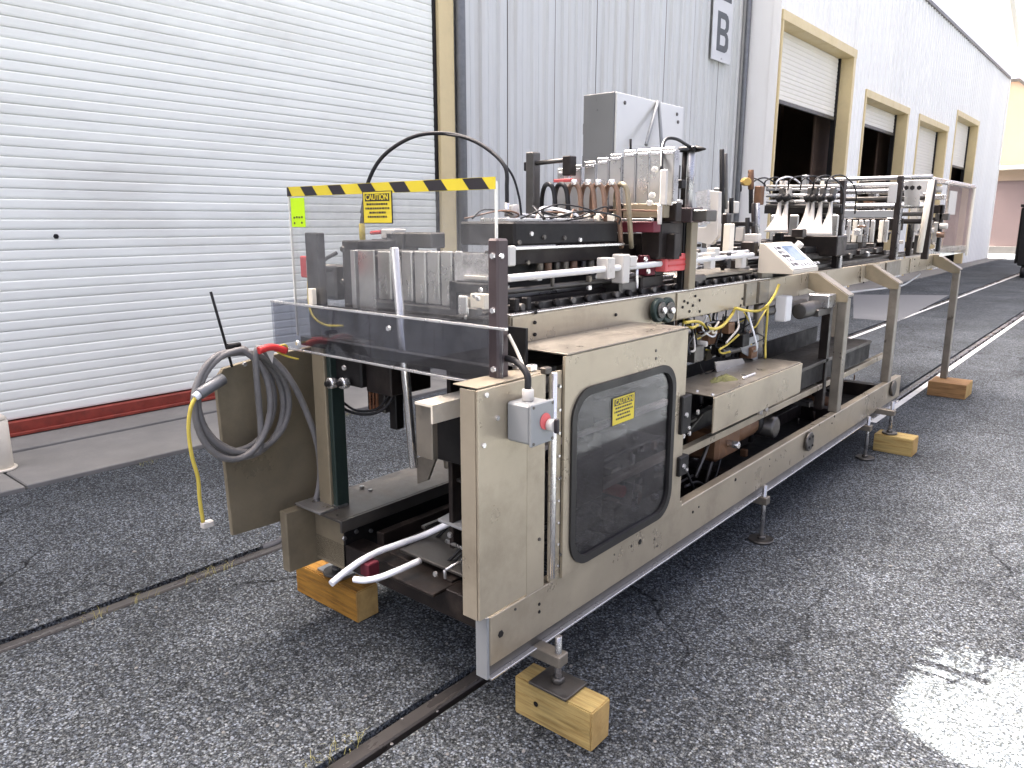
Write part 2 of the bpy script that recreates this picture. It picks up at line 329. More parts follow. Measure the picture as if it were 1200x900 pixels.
# pale repaired strip of paving beside the far track
pp = [az(1000, 345, 0.004), az(1112, 346, 0.004), az(1052, 377, 0.004), az(1000, 373, 0.004)]
bm = bmesh.new(); bm.faces.new([bm.verts.new(p) for p in pp]); struct(finish('paving_patch', bm, pale_asph, None))

# ------------------------------------------------------------------ near warehouse: roller door and ribbed wall
WX = -6.3; EAVE = 8.16
W = thing('warehouse', 'pale ribbed metal warehouse with a wide closed roller door', 'building', (WX-4, 7, 0))
DY0, DY1, DTOP = 1.25, 6.12, 5.2
RD = link('roller_door', bpy.data.meshes.new('roller_door'), None, W, (WX, (DY0+DY1)/2, 0.1))
# one interlocking slat profile, swept along the door
def slat_mesh(w_, p):
    bm = bmesh.new(); prof = []
    prof = [(0.0, 0.0), (0.0055, p*0.02), (0.0078, p*0.06), (0.0082, p*0.30), (0.0083, p*0.55), (0.0082, p*0.80), (0.0079, p*0.94), (0.004, p*0.96), (0.001, p*0.965), (0.001, p*0.985), (0.0, p)]
    for a, b in zip(prof, prof[1:]):
        v = [bm.verts.new(q) for q in ((a[0],-w_/2,a[1]),(a[0],w_/2,a[1]),(b[0],w_/2,b[1]),(b[0],-w_/2,b[1]))]; f = bm.faces.new(v)
        f.smooth = True
    bmesh.ops.remove_doubles(bm, verts=bm.verts, dist=1e-5)
    bmesh.ops.recalc_face_normals(bm, faces=bm.faces)
    me = bpy.data.meshes.new('slat'); bm.to_mesh(me); bm.free(); me.materials.append(slatm)
    if me.polygons[0].normal.x < 0: me.flip_normals()
    return me
PITCHZ = 0.0725; sm = slat_mesh(DY1-DY0-0.02, PITCHZ); k = 0; z = 0.165
while z < DTOP:
    o = link('slat', sm, None, RD, (WX+random.uniform(-.0015, .0015), (DY0+DY1)/2, z)); o.rotation_euler = (random.uniform(-.0006, .0006), random.uniform(-.02, .02), 0); z += PITCHZ
bb = B('bottom_bar', W, redbar, WX-0.02, WX+0.045, DY0+0.02, 5.9, 0.05, 0.155, 0.006)
bb['label'] = 'dark red bottom bar of the roller door'
B('bar_ledge', bb, redbar, WX+0.046, WX+0.075, DY0+0.02, 5.9, 0.052, 0.075, 0.003)
# jambs
B('door_jamb', W, jamb, WX-0.05, WX+0.06, DY1+0.04, DY1+0.27, 0.03, 6.2, 0.004)
B('door_guide', W, black, WX-0.06, WX+0.02, DY1-0.012, DY1+0.036, 0.03, 6.0, 0.002)
B('door_jamb', W, jamb, WX-0.05, WX+0.06, DY0-0.3, DY0-0.04, 0.03, 6.2, 0.004)
B('door_header', W, jamb, WX-0.05, WX+0.055, DY0-0.3, DY1+0.27, DTOP+0.05, 5.6, 0.004)
CY('downpipe', W, galv, (WX+0.07, DY1+0.36, 0.05), (WX+0.07, DY1+0.36, EAVE-.1), 0.06)
# ribbed wall panels
def ribbed(w_, h, ribs, depth=0.032, top=0.03, base=0.075, minor=True):
    prof = [(0, -w_/2)]
    pitch = w_/ribs
    for i in range(ribs):
        c = -w_/2+pitch*(i+0.5)
        prof += [(0, c-base/2), (depth, c-top/2), (depth, c+top/2), (0, c+base/2)]
        if minor and i < ribs-1:
            for q in (-.3, .3): pass
        if minor:
            m0 = c+pitch*0.5
            if i < ribs-1: prof += [(0, m0-0.035), (0.007, m0-0.025), (0.007, m0+0.025), (0, m0+0.035)]
    prof.append((0, w_/2))
    bm = bmesh.new()
    for a, b in zip(prof, prof[1:]):
        v = [bm.verts.new(q) for q in ((a[0],a[1],0),(b[0],b[1],0),(b[0],b[1],h),(a[0],a[1],h))]; bm.faces.new(v)
    me = bpy.data.meshes.new('wall_panel'); bm.to_mesh(me); bm.free(); return me
pw = 0.9; n_p = 8; y = DY1+0.30; me = ribbed(0.935, EAVE, 3); me.materials.append(wallm)
step = (14.0-y)/n_p
for i in range(n_p): link('wall_panel', me, None, W, (WX+0.002*(i % 2), y+step*(i+0.5), 0.0))
y = DY0-0.3
for i in range(10): link('wall_panel', me, None, W, (WX+0.002*(i % 2), y-step*(i+0.5), 0.0))
me2 = ribbed(DY1-DY0+.56, EAVE-5.6, 18); me2.materials.append(wallm)
link('wall_panel', me2, None, W, (WX, (DY0+DY1)/2, 5.6))
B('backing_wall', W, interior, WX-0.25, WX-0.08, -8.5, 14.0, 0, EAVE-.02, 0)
B('roof', W, roofm, -20, WX+0.04, -8.5, 14.02, EAVE, EAVE+0.12, 0)
# unseen boxes added on the roof edge for shade; their gap lets sun through
for y0, y1 in ((-6.5, 2.385), (3.13, 9.5)):
    B('shade_box', W, roofm, WX-1.0, WX+0.0, y0, y1, EAVE+0.12, EAVE+1.15, 0)
PR('shade_edge_plate', W, roofm, [(WX+0.02, 2.36, EAVE+0.12), (WX+0.02, 2.54, EAVE+0.12), (WX+0.02, 2.49, EAVE+0.2), (WX+0.02, 2.44, EAVE+0.26), (WX+0.02, 2.40, EAVE+0.42), (WX+0.02, 2.36, EAVE+0.6)], (-0.03, 0, 0))  # added out of view, outlined to cut the near corner of the sun patch
rw = random.Random(5); bm = bmesh.new()
for k in range(70):
    y0 = rw.gauss(3.12, 0.05); z0 = EAVE+0.12; a = rw.gauss(0, 0.5); L_ = rw.uniform(0.15, 0.6); tip = Vector((WX+rw.uniform(-.2, .1), y0-math.sin(a)*L_, z0+math.cos(a)*L_*0.9)); b0 = Vector((WX-0.05, y0, z0))
    for q_ in range(5):
        c_ = b0.lerp(tip, 0.3+0.17*q_); dr_ = Vector((rw.uniform(-.04, .04), rw.uniform(-1, 1), rw.uniform(-.4, .8))).normalized()*rw.uniform(.04, .09); sd_ = Vector((0, -dr_.z, dr_.y)).normalized()*rw.uniform(.008, .016)
        v = [bm.verts.new(t) for t in (c_, c_+dr_*.5+sd_, c_+dr_, c_+dr_*.5-sd_)]; bm.faces.new(v)
gw = finish('shadow_leaves', bm, mat('shadow_leaf', (0.06, 0.10, 0.03), 0.7, 0, 0.3), W); gw['kind'] = 'stuff'  # leaves added unseen on the roof edge to fray the sun patch's far side
# B sign
sg = B('wall_sign', None, whitep, WX+0.075, WX+0.095, 12.58, 13.32, 4.30, 5.55, 0.004)
tag(sg, 'white board sign with dark grey letter B on ribbed wall', 'sign')
bm = bmesh.new(); lx0, lx1 = WX+0.0955, WX+0.098
o_ = [(12.74, 4.46), (13.06, 4.46), (13.14, 4.49), (13.19, 4.56), (13.19, 4.69), (13.155, 4.755), (13.10, 4.785), (13.15, 4.815), (13.18, 4.87), (13.18, 4.99), (13.13, 5.06), (13.05, 5.09), (12.74, 5.09)]
hb = [(12.86, 4.565), (13.03, 4.565), (13.07, 4.60), (13.07, 4.69), (13.03, 4.725), (12.86, 4.725)]; ht_ = [(12.86, 4.83), (13.02, 4.83), (13.06, 4.865), (13.06, 4.95), (13.02, 4.985), (12.86, 4.985)]
for lp in (o_, hb, ht_):
    vs_ = [bm.verts.new((lx1, y_, z_)) for y_, z_ in lp]
    for k in range(len(vs_)): bm.edges.new((vs_[k], vs_[(k+1) % len(vs_)]))
bmesh.ops.triangle_fill(bm, use_beauty=True, edges=bm.edges[:])
ex = bmesh.ops.extrude_face_region(bm, geom=bm.faces[:]); bmesh.ops.translate(bm, verts=[v for v in ex['geom'] if isinstance(v, bmesh.types.BMVert)], vec=(lx0-lx1, 0, 0))
# notch at the waist of the letter
finish('letter', bm, signg, sg)
B('top_band', sg, signg, WX+0.0951, WX+0.097, 12.66, 13.24, 5.28, 5.40, 0)
for z in (4.35, 5.5): bolt(sg, (WX+0.098, 12.95, z), 'x', 0.02)

# ------------------------------------------------------------------ far warehouse with dock doors (gabled front)
FX = -5.65; FY0, FY1 = 14.03, 38.7; FZ = 7.38
FW = thing('warehouse', 'white gabled warehouse front with a row of yellow-framed dock doors', 'building', (FX-4, 26, 0))
doors = [(14.10, 18.25, 5.10, 3.88), (19.35, 23.2, 4.42, 3.95), (24.5, 28.2, 4.40, 0.05), (29.4, 33.2, 5.02, 3.55)]
ends = [FY0] + [v for d in doors for v in d[:2]] + [FY1]
def fpanels(y0, y1, z0, z1):
    L = y1-y0; k = max(1, round(L/0.92)); wd = L/k
    if wd < 0.15: B('wall_panel', FW, wallw, FX-.01, FX+.01, y0, y1, z0, z1, 0); return
    me = ribbed(wd+0.01, z1-z0, max(1, round(wd/0.3)), 0.035, 0.035, 0.085, False); me.materials.append(wallw)
    for i in range(k): link('wall_panel', me, None, FW, (FX+0.002*(i % 2), y0+wd*(i+0.5), z0))
prev = FY0
for (a, b, top, cb) in doors:
    fpanels(prev, a, 0, FZ); fpanels(a, b, top, FZ); prev = b
fpanels(prev, FY1, 0, FZ)
B('flashing', FW, dsteel, FX-0.02, FX+0.07, FY0, FY1+0.1, FZ, FZ+0.09, 0.004)
# gable above the flashing
me = bpy.data.meshes.new('gable'); bm = bmesh.new()
g = [(FY0, FZ+.09), (FY1+0.35, FZ+.09), (FY1+0.9, 8.75), (25.5, 14.3), (FY0, 12.0)]
PR('gable_wall', FW, wallw, [(FX+0.012, y, z) for y, z in g], (-0.2, 0, 0)); bm.free()
PR('rake_trim', FW, wallw, [(FX+0.16, FY1+1.0, 8.72), (FX+0.16, 25.5, 14.35), (FX+0.16, 25.5, 14.5), (FX+0.16, FY1+1.0, 8.85)], (-0.3, 0, 0))
B('corner_trim', FW, wallw, FX-0.12, FX+0.06, FY1-.01, FY1+0.13, 0, FZ, 0.004)
B('end_wall', FW, wallw, WX-0.05, FX-0.012, FY0-0.06, FY0-0.01, 0, FZ, 0.002)
B('end_wall_trim', FW, wallw, FX-0.10, FX+0.05, FY0-0.075, FY0-0.062, 0, FZ, 0.002)
CY('downpipe', FW, galv, (WX+0.12, FY0-0.12, 0.05), (WX+0.12, FY0-0.12, 7.3), 0.05)
for (a, b, top, cb) in doors:
    D = 0.27
    B('door_jamb', FW, jamb, FX-D, FX+0.05, b-0.05, b+0.10, 0.03, top, 0.004)
    B('door_jamb', FW, jamb, FX-D, FX+0.05, a-0.04 if a > 15 else a-0.02, a+0.03, 0.03, top, 0.004)
    hd = B('door_header', FW, jamb, FX-D, FX+0.055, a-0.05, b+0.12, top, top+0.17, 0.004)
    B('door_track', FW, black, FX-D-0.05, FX-D+0.05, b-0.13, b-0.055, 0.03, top, 0)
    # ribbed roll-up curtain
    bm = bmesh.new(); z = cb
    while z < top-0.01:
        z1 = min(z+0.085, top)
        pr_ = [(0.0, z), (0.012, z+0.02), (0.012, z1-0.012), (0.0, z1)]
        for p_, q_ in zip(pr_, pr_[1:]):
            v = [bm.verts.new(t) for t in ((FX-D+.0+p_[0], a+.03, p_[1]), (FX-D+p_[0], b-.06, p_[1]), (FX-D+q_[0], b-.06, q_[1]), (FX-D+q_[0], a+.03, q_[1]))]; bm.faces.new(v)
        z = z1
    c_ = finish('roll_up_curtain', bm, curtm, FW); c_['label'] = 'cream roll-up dock door curtain'
    if cb > 1: B('bottom_rail', c_, dsteel, FX-D-0.03, FX-D+0.03, a+.03, b-.06, cb-0.07, cb, 0.002)
# dark inside
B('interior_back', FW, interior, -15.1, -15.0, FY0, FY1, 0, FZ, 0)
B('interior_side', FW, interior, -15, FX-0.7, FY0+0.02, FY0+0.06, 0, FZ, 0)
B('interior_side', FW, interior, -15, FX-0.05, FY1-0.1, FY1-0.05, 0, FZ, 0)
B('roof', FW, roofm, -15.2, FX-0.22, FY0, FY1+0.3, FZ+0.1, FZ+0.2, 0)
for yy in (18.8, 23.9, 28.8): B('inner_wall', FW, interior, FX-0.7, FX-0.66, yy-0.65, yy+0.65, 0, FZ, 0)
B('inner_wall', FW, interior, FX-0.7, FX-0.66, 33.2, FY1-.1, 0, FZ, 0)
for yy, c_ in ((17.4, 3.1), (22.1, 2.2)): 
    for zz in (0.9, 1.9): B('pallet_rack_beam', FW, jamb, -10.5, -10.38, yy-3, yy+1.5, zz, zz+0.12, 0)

# ------------------------------------------------------------------ buildings at the end of the yard
P1 = thing('workshop', 'peach stucco building beyond the end of the white warehouse', 'building', (4, 60, 0))
PR('wall', P1, peach, [(-12, 52, 0), (14, 52, 0), (14, 52, 5.0), (-3.5, 52, 5.6), (-7.1, 52, 9.2), (-12, 52, 9.2)], (0, 14, 0))
PR('roof_edge', P1, dsteel, [(-12, 51.9, 9.2), (-7.1, 51.9, 9.2), (-3.5, 51.9, 5.6), (14, 51.9, 5.0), (14, 51.9, 5.15), (-3.45, 51.9, 5.76), (-7.05, 51.9, 9.36), (-12, 51.9, 9.36)], (0, 14, 0))
P2 = thing('annex', 'low pink grey annex with pale awning below the peach building', 'building', (2, 48, 0))
B('wall', P2, pinkw, -9, 12, 46, 51, 0, 3.6, 0)
B('awning', P2, curtm, -7.2, 12, 45.2, 46.0, 4.12, 4.28, 0.01)
B('fascia', P2, peach, -8.6, 12, 45.9, 51.2, 3.6, 4.12, 0)
B('base_course', P2, conc, -9, 12, 45.8, 46, 0, 0.35, 0)
dk = thing('skip_bin', 'black steel skip bin standing across the far rails', 'skip bin', (-2.4, 27.2, 0))
PR('body', dk, black, [(-3.15, 26.2, 0.35), (-1.85, 26.2, 0.35), (-1.65, 26.2, 2.0), (-3.2, 26.2, 2.0)], (0, 2.2, 0), 0.02)
B('rim', dk, black, -3.25, -1.6, 26.15, 28.45, 2.0, 2.08, 0.01)
for yy in (26.35, 28.0):
    for xx in (-3.0, -1.95): CY('castor', dk, rubber, (xx-0.06, yy, 0.17), (xx+0.06, yy, 0.17), 0.17, 18); B('castor_fork', dk, black, xx-.05, xx+.05, yy-.06, yy+.06, 0.3, 0.38, 0.004)
for yy in (26.5, 27.3, 28.1): B('side_rib', dk, black, -3.26, -3.19, yy-0.04, yy+0.04, 0.4, 1.98, 0.005)
for o_ in [dk]: o_.location.x += 0.13
# post at the door edge
bp_ = az(4, 552, 0.03)
bl = thing('bollard', 'short cream painted guard post beside the roller door', 'bollard', (bp_.x-0.05, bp_.y, 0.03))
CY('post', bl, cream, (bp_.x-0.05, bp_.y, 0.03), (bp_.x-0.05, bp_.y, 0.36), 0.075, 20)
CY('cap', bl, cream, (bp_.x-0.05, bp_.y, 0.36), (bp_.x-0.05, bp_.y, 0.40), 0.072, 20, 0.045)
CY('base_plate', bl, cream, (bp_.x-0.05, bp_.y, 0.031), (bp_.x-0.05, bp_.y, 0.045), 0.095, 20)

# ================================================================== PACKING MACHINE
RX = -1.36          # right-hand face
LX = -2.50          # left-hand face
M = thing('packing_machine', 'long taupe steel packing machine with windowed access door, standing on wooden blocks', 'machine', (-1.93, 4.0, 0))
# ---- base frame
br = B('base_rail', M, taupe, RX-0.045, RX, 1.51, 6.22, 0.288, 0.45, 0.003)
B('rail_flange', br, dsteel, RX-0.043, RX-0.012, 1.512, 6.22, 0.252, 0.2875, 0.001)
B('rail_lip', br, bright, RX-0.05, RX+0.006, 1.508, 6.225, 0.244, 0.2515, 0.001)
B('rail_end', br, greyp, RX-0.05, RX-0.004, 1.498, 1.5095, 0.246, 0.449, 0.001)
bl_ = B('base_rail', M, olive, LX+0.01, LX+0.055, 1.53, 6.22, 0.24, 0.49, 0.003)
for p, r in (((587,743),.013), ((750,635),.012), ((632,708),.006), ((632,717),.006), ((740,640),.005), ((767,632),.005), ((770,640),.005), ((720,650),.004), ((812,600),.007), ((819,594),.005), ((862,562),.009), ((604,714),.005), ((902,538),.005), ((902,546),.004), ((978,488),.008), ((975,496),.006)):
    q = ax(*p, RX+0.001); bolt(br, q, 'x', r, black if r > .0055 else dsteel, 0.004, 'bolt_hole')
for px in (905, 918): q = ax(px, 520, RX); 
# bearing in rail
q = ax(946, 517, RX+0.004); CY('rail_bearing', M, dsteel, q, q+Vector((0.02,0,0)), 0.055, 18); 
for a in range(4): bolt(M, q+Vector((0.022, .037*math.cos(a*1.57+.8), .037*math.sin(a*1.57+.8))), 'x', 0.008, black)
q = ax(1045, 455, RX+0.004); CY('rail_bearing', M, dsteel, q, q+Vector((0.02,0,0)), 0.06, 18)
for yy, zz in ((1.66, .30), (3.4, .30), (5.1, .30), (6.1, .30)): B('cross_member', M, dark, LX+0.056, RX-0.046, yy, yy+0.09, zz-0.03, zz+0.07, 0.003)
# ---- near-left frame: deck, lip, inner floor
B('deck_plate', M, dsteel, LX+0.03, -2.2, 1.60, 3.3, 0.492, 0.503, 0.002)
B('deck_lip', M, dsteel, -2.198, -2.188, 1.60, 3.3, 0.455, 0.5025, 0.001)
B('deck_step', M, steel, LX+0.035, -2.30, 1.585, 1.72, 0.503, 0.513, 0.002)
B('deck_web', M, black, -2.26, -2.25, 1.66, 3.2, 0.26, 0.49, 0.001)
for p in ((418,623),(435,622),(420,647),(404,631)): bolt(M, ax(*p, -2.246), 'x', 0.010, steel)
for p in ((380,641),(387,637)): bolt(M, ax(*p, LX+0.057), 'x', 0.011, black)
B('corner_gusset', M, olive, LX+0.056, -2.262, 1.66, 1.672, 0.26, 0.49, 0.001)
q = az(424, 572, 0.505); bolt(M, q, 'z', 0.012, steel, 0.02); bolt(M, az(434, 575, .505), 'z', 0.010, steel, 0.012)
B('inner_beam', M, dark, -2.17, -2.13, 1.75, 6.0, 0.33, 0.42, 0.002)
B('inner_beam', M, dark, -1.75, -1.71, 1.7, 6.0, 0.30, 0.38, 0.002)
B('drip_pan', M, black, -2.24, -1.42, 2.6, 6.1, 0.262, 0.272, 0.001)
# carriage plates seen through the open end
B('carriage_plate', M, dsteel, -2.0, -1.62, 1.72, 2.3, 0.395, 0.407, 0.002)
B('carriage_plate', M, dark, -1.92, -1.70, 1.60, 1.95, 0.36, 0.372, 0.002)
B('carriage_plate', M, dark, -2.12, -1.95, 1.72, 2.2, 0.365, 0.375, 0.002)
q = [az(*p, 0.55) for p in ((513,608),(541,619),(560,611),(560,589),(548,589))]
PR('guide_plate', M, greyp, q, (0,0,-0.01), 0.001)
q = [az(*p, 0.62) for p in ((530,573),(546,578),(559,573),(559,566))]
PR('guide_plate', M, cream, q, (0,0,-0.008), 0.001)
q = [az(*p, 0.66) for p in ((533,537),(537,547),(548,551),(558,547),(545,541))]
PR('guide_plate', M, cream, q, (0,0,-0.008), 0.001)
CY('pull_rod', M, steel, ay(523,634,1.8), ay(549,645,1.75), 0.007); CY('pull_rod', M, chrome, ay(549,645,1.75), ay(550,672,1.75), 0.007)
CY('pull_rod', M, steel, ay(522,668,1.66), ay(543,656,1.72), 0.006); CY('pull_rod', M, steel, ay(543,656,1.72), ay(544,672,1.72), 0.006); CY('pull_rod', M, steel, ay(521,668,1.66), ay(522,678,1.66), 0.006)
bolt(M, ay(510, 673, 1.64), 'y', 0.011, bright); bolt(M, ay(527, 627, 1.72), 'y', 0.012, steel); bolt(M, ay(549, 629, 1.72), 'y', 0.012, steel)
CY('pull_rod', M, bright, ay(554,711,1.58), ay(564,715,1.56), 0.006)
B('shelf_bar', M, dsteel, *sorted((az(450,634,.45).x, az(475,622,.45).x+.03)), 1.85, 2.2, 0.44, 0.452, 0.002)
# white air tubes lying on the carriage
T('air_tube', M, ltube, [az(388,684,.36), az(405,670,.38), az(425,656,.405), az(447,645,.41), az(470,637,.415), az(497,627,.42), az(527,613,.47)], 0.0125, 10)
T('air_tube', M, ltube, [az(415,679,.38), az(428,680,.385), az(444,677,.392), az(465,669,.41), az(492,657,.415)], 0.0115, 10)
q = az(427, 668, .37); B('valve_block', M, maroon, q.x-0.025, q.x+0.025, q.y, q.y+0.05, .345, .395, 0.003)
# random dark machinery under the deck
rnd = random.Random(3)
for k in range(26):
    x = rnd.uniform(-2.1, -1.78); y = rnd.uniform(1.95, 5.6); z = rnd.uniform(0.30, 0.55); s = rnd.uniform(0.04, 0.14)
    if y < 2.3: z = rnd.uniform(0.42, 0.5)
    m_ = rnd.choice([dark, dark, black, dsteel, olive, gearm])
    if rnd.random() < 0.6: B('drive_bracket', M, m_, x, x+s*rnd.uniform(.5, 1.3), y, y+s*rnd.uniform(.5, 1.6), z-s*.6, z+s*rnd.uniform(.3, 1), 0.003)
    else: CY('drive_roller', M, m_, (x, y, z), (x+rnd.uniform(.08, .2), y, z), s*0.4, 16)
# ---- posts of the frame
q = az(381, 592, 0.503); B('frame_post', M, olive, q.x-0.035, q.x+0.04, q.y, q.y+0.06, 0.503, 1.15, 0.003)
B('frame_post', M, tealp, q.x+0.041, q.x+0.066, q.y+0.01, q.y+0.07, 0.503, 1.15, 0.003)
CY('guide_shaft', M, bright, ay(372,450,1.86), ay(380,588,1.86), 0.009)
CY('guide_shaft', M, dsteel, ay(362,452,1.9), ay(366,560,1.9), 0.006)
B('frame_post', M, dsteel, -2.035, -1.99, 2.05, 2.10, 0.45, 1.2, 0.003)
B('frame_post', M, dark, -1.985, -1.95, 2.03, 2.09, 0.45, 1.2, 0.003)
B('frame_post', M, taupe2, -1.78, -1.735, 1.95, 2.0, 0.72, 1.12, 0.003)
B('frame_post', M, taupe2, -1.70, -1.63, 2.25, 2.3, 0.42, 1.0, 0.003)
B('frame_post', M, dark, LX+0.01, LX+0.07, 6.1, 6.16, 0.49, 1.17, 0.003)
B('frame_post', M, dark, LX+0.01, LX+0.07, 4.2, 4.26, 0.49, 1.17, 0.003)
# tilted bracket plate by the rod
q = [ay(*p, 1.9) for p in ((488,537),(509,527),(513,531),(501,563),(489,567))]
PR('tilt_bracket', M, taupe2, q, (0, 0.012, 0), 0.001)
# cream angle beam
cb_ = [(-1.72, 1.56, 1.045), (-1.64, 1.56, 1.045), (-1.64, 1.56, 0.985), (-1.648, 1.56, 0.985), (-1.648, 1.56, 1.037), (-1.72, 1.56, 1.037)]
PR('angle_beam', M, cream, cb_, (0, 0.62, 0))
B('angle_hanger', M, taupe2, -1.735, -1.66, 1.575, 1.60, 0.86, 1.036, 0.002)
B('side_gearbox', M, black, -1.9, -1.5, 1.72, 2.25, 0.80, 0.985, 0.006)
B('side_gearbox', M, dark, -1.62, -1.42, 1.78, 2.2, 0.62, 0.80, 0.006)
for k in range(4): CY('spring_rod', M, taupe2, ay(520+k*9, 505, 2.0), ay(522+k*9, 530, 2.0), 0.010 if k % 2 else .016)
CY('lift_cylinder', M, taupe2, ay(523,512,1.95), ay(527,548,1.95), 0.022)
# chrome lift rod through the tray
CY('lift_rod', M, mat('bright_shaft', (0.8, 0.79, 0.77), 0.16, 0.9, 0.01, rvar=0.01), ay(462,290,1.74), ay(485,548,1.74), 0.016, 18)
# ---- under-tray gearbox group
B('drive_housing', M, black, LX+0.12, -2.16, 1.70, 1.95, 1.0, 1.17, 0.006)
B('drive_housing', M, dark, -2.16, -2.02, 1.72, 1.92, 0.985, 1.12, 0.005)
B('tray_support', M, black, LX+0.03, -1.45, 1.66, 1.69, 1.135, 1.17, 0.002)
for px in (393, 407):
    q = ay(px, 448, 1.69); CY('knob', M, bright, q, q-Vector((0, .03, 0)), 0.022, 16); CY('knob_stem', M, black, q-Vector((0, .03, 0)), q-Vector((0, .045, 0)), 0.011, 12)
for px in (433, 437, 441): CY('copper_pipe', M, copper, ay(px, 428, 1.8), ay(px+1, 480, 1.8), 0.006)
CY('copper_pipe', M, bright, ay(446, 437, 1.78), ay(446.5, 452, 1.78), 0.006)
B('solenoid', M, dsteel, *sorted((ay(430,455,1.82).x, ay(450,455,1.82).x)), 1.82, 1.86, ay(440,482,1.82).z, ay(440,450,1.82).z, 0.003)
B('cable_duct', M, black, *sorted((ay(455,455,1.78).x, ay(463,455,1.78).x)), 1.78, 1.82, ay(460,503,1.78).z, 1.14, 0.003)
T('cable', M, rubber, [ay(398,465,1.74), ay(402,478,1.74), ay(420,485,1.74), ay(440,484,1.74), ay(455,474,1.76), ay(464,455,1.78)], 0.006)
T('cable', M, rubber, [ay(396,462,1.75), ay(403,472,1.75), ay(418,481,1.75), ay(440,480,1.76), ay(454,466,1.77), ay(460,450,1.78)], 0.005)
T('cable', M, rubber, [ay(343,420,1.8), ay(350,450,1.8), ay(358,478,1.8), ay(366,510,1.82)], 0.004)
T('cable', M, rubber, [ay(352,425,1.8), ay(354,460,1.8), ay(360,490,1.82)], 0.004)
# ---- left swing panel
Q = [(-2.56, ax(a, b, -2.56).y, ax(a, b, -2.56).z) for a, b in ((273,628),(253,446),(262,432),(300,420),(375,404),(395,404),(392,592))]
sp = PR('swing_panel', M, olive, Q, (-0.02, 0, 0), 0.002); sp['label'] = 'olive grey sheet metal side panel swung open'
for p in ((338,598),(287,427)): bolt(sp, ax(*p, -2.556), 'x', 0.010, bright)
# ---- tray and guard
TY = 1.60
tr = B('guard_tray', M, acryl2, -2.56, -1.39, TY, TY+0.006, 1.135, 1.297, 0)
tr['label'] = 'clear acrylic lower tray panel'
B('tray_edge', tr, bright, -2.56, -1.375, TY-0.003, TY+0.010, 1.297, 1.305, 0.001)
B('tray_edge', tr, bright, -2.52, -1.50, TY-0.003, TY+0.010, 1.126, 1.134, 0.001)
B('tray_end', tr, acryl2, -2.566, -2.56, TY+0.012, TY+0.5, 1.135, 1.30, 0)
B('tray_floor', M, black, -2.50, -1.44, TY+0.08, 2.3, 1.14, 1.15, 0)
B('tray_back', M, black, -2.50, -1.44, TY+0.17, TY+0.18, 1.15, 1.28, 0)
for p in ((403,431),(348,402),(455,385)): bolt(tr, ay(p[0], p[1], TY-0.004), 'y', 0.010, bright)
gd = B('guard_panel', M, acryl, -2.48, -1.462, TY+0.055, TY+0.061, 1.17, 1.712, 0)
gd['label'] = 'clear acrylic guard with striped hazard tape along its top'
gy = TY+0.052
for xx in (-2.4836, -1.4618): B('guard_edge', gd, mat('polished_edge', (0.75, 0.74, 0.66), 0.25, 0, 0.05), xx, xx+0.0035, TY+0.053, TY+0.063, 1.17, 1.712, 0)
# hazard tape, slanted stripes as separate vinyl pieces
x0, x1, z0, z1 = -2.486, -1.458, 1.690, 1.724
B('tape_base', gd, yellow, x0, x1, gy-0.0005, gy+0.0015, z0, z1, 0)
sk = 0.028; pos = [(337,341),(352,366),(384,399),(419,435),(456,474),(496,517),(542,565)]
for a, b in pos:
    xa, xb = ay(a, 218, gy).x, ay(b, 218, gy).x
    pl = [(max(xa, x0), z1-.001), (min(xb, x1), z1-.001), (min(xb+sk, x1), z0+.001), (xa+sk, z0+.001)] if a > 340 else [(x0+.001, z1-.001), (x0+.01, z1-.001), (x0+.03, z0+.001), (x0+.001, z0+.001)]
    PR('tape_stripe', gd, blackv, [(x, gy-0.001, z) for x, z in pl], (0, -0.0008, 0))
# caution sticker
def sticker(par, c, wd, ht, facing):
    def bx(mt, a0, a1, b0, b1, d0, d1, nm):
        if facing == 'y': return B(nm, par, mt, c.x+a0, c.x+a1, c.y-d1, c.y-d0, c.z+b0, c.z+b1, 0)
        return B(nm, par, mt, c.x+d0, c.x+d1, c.y+a0, c.y+a1, c.z+b0, c.z+b1, 0)
    bx(blackv, -wd/2, wd/2, -ht/2, ht/2, 0, .001, 'sticker_border')
    bx(yellow, -wd/2*.93, wd/2*.93, -ht/2*.95, ht/2*.95, .001, .0016, 'sticker_face')
    bx(blackv, -wd/2*.82, wd/2*.82, ht*.19, ht*.42, .0016, .0022, 'sticker_header')
    d = .0028; tc = Vector((c.x, c.y-d, c.z+ht*.305)) if facing == 'y' else Vector((c.x+d, c.y, c.z+ht*.305))
    text('sticker_word', par, yellow, 'CAUTION', tc, wd*.168, facing, 0.0004)
    for i, ln in enumerate((.72, .8, .55, .66)):
        n_ = 7; L_ = wd*ln; x_ = -L_/2; rr = random.Random(i)
        while x_ < L_/2-.004:
            w_ = rr.uniform(.005, .013); bx(blackv, x_, min(x_+w_, L_/2), ht*(.10-.13*i)-.0032, ht*(.10-.13*i)+.0032, .0016, .0021, 'sticker_print'); x_ += w_+.0028
c = ay(442.5, 243, gy-0.001); sticker(gd, c, 0.150, 0.104, 'y')
c = ay(349.5, 249, gy-0.001)
nt_ = B('paper_note', gd, lime, c.x-0.042, c.x+0.042, c.y-0.002, c.y, c.z-0.052, c.z+0.052, 0)
for k, (a, b) in enumerate(((-.028,.01),(-.012,.012),(.004,.011),(.02,.012),(-.028,-.012),(.018,-.01))): B('pen_mark', nt_, blackv, c.x+a, c.x+a+0.009, c.y-.0028, c.y-.0022, c.z-.028+b*.9-.003, c.z-.028+b*.9+.004, 0)
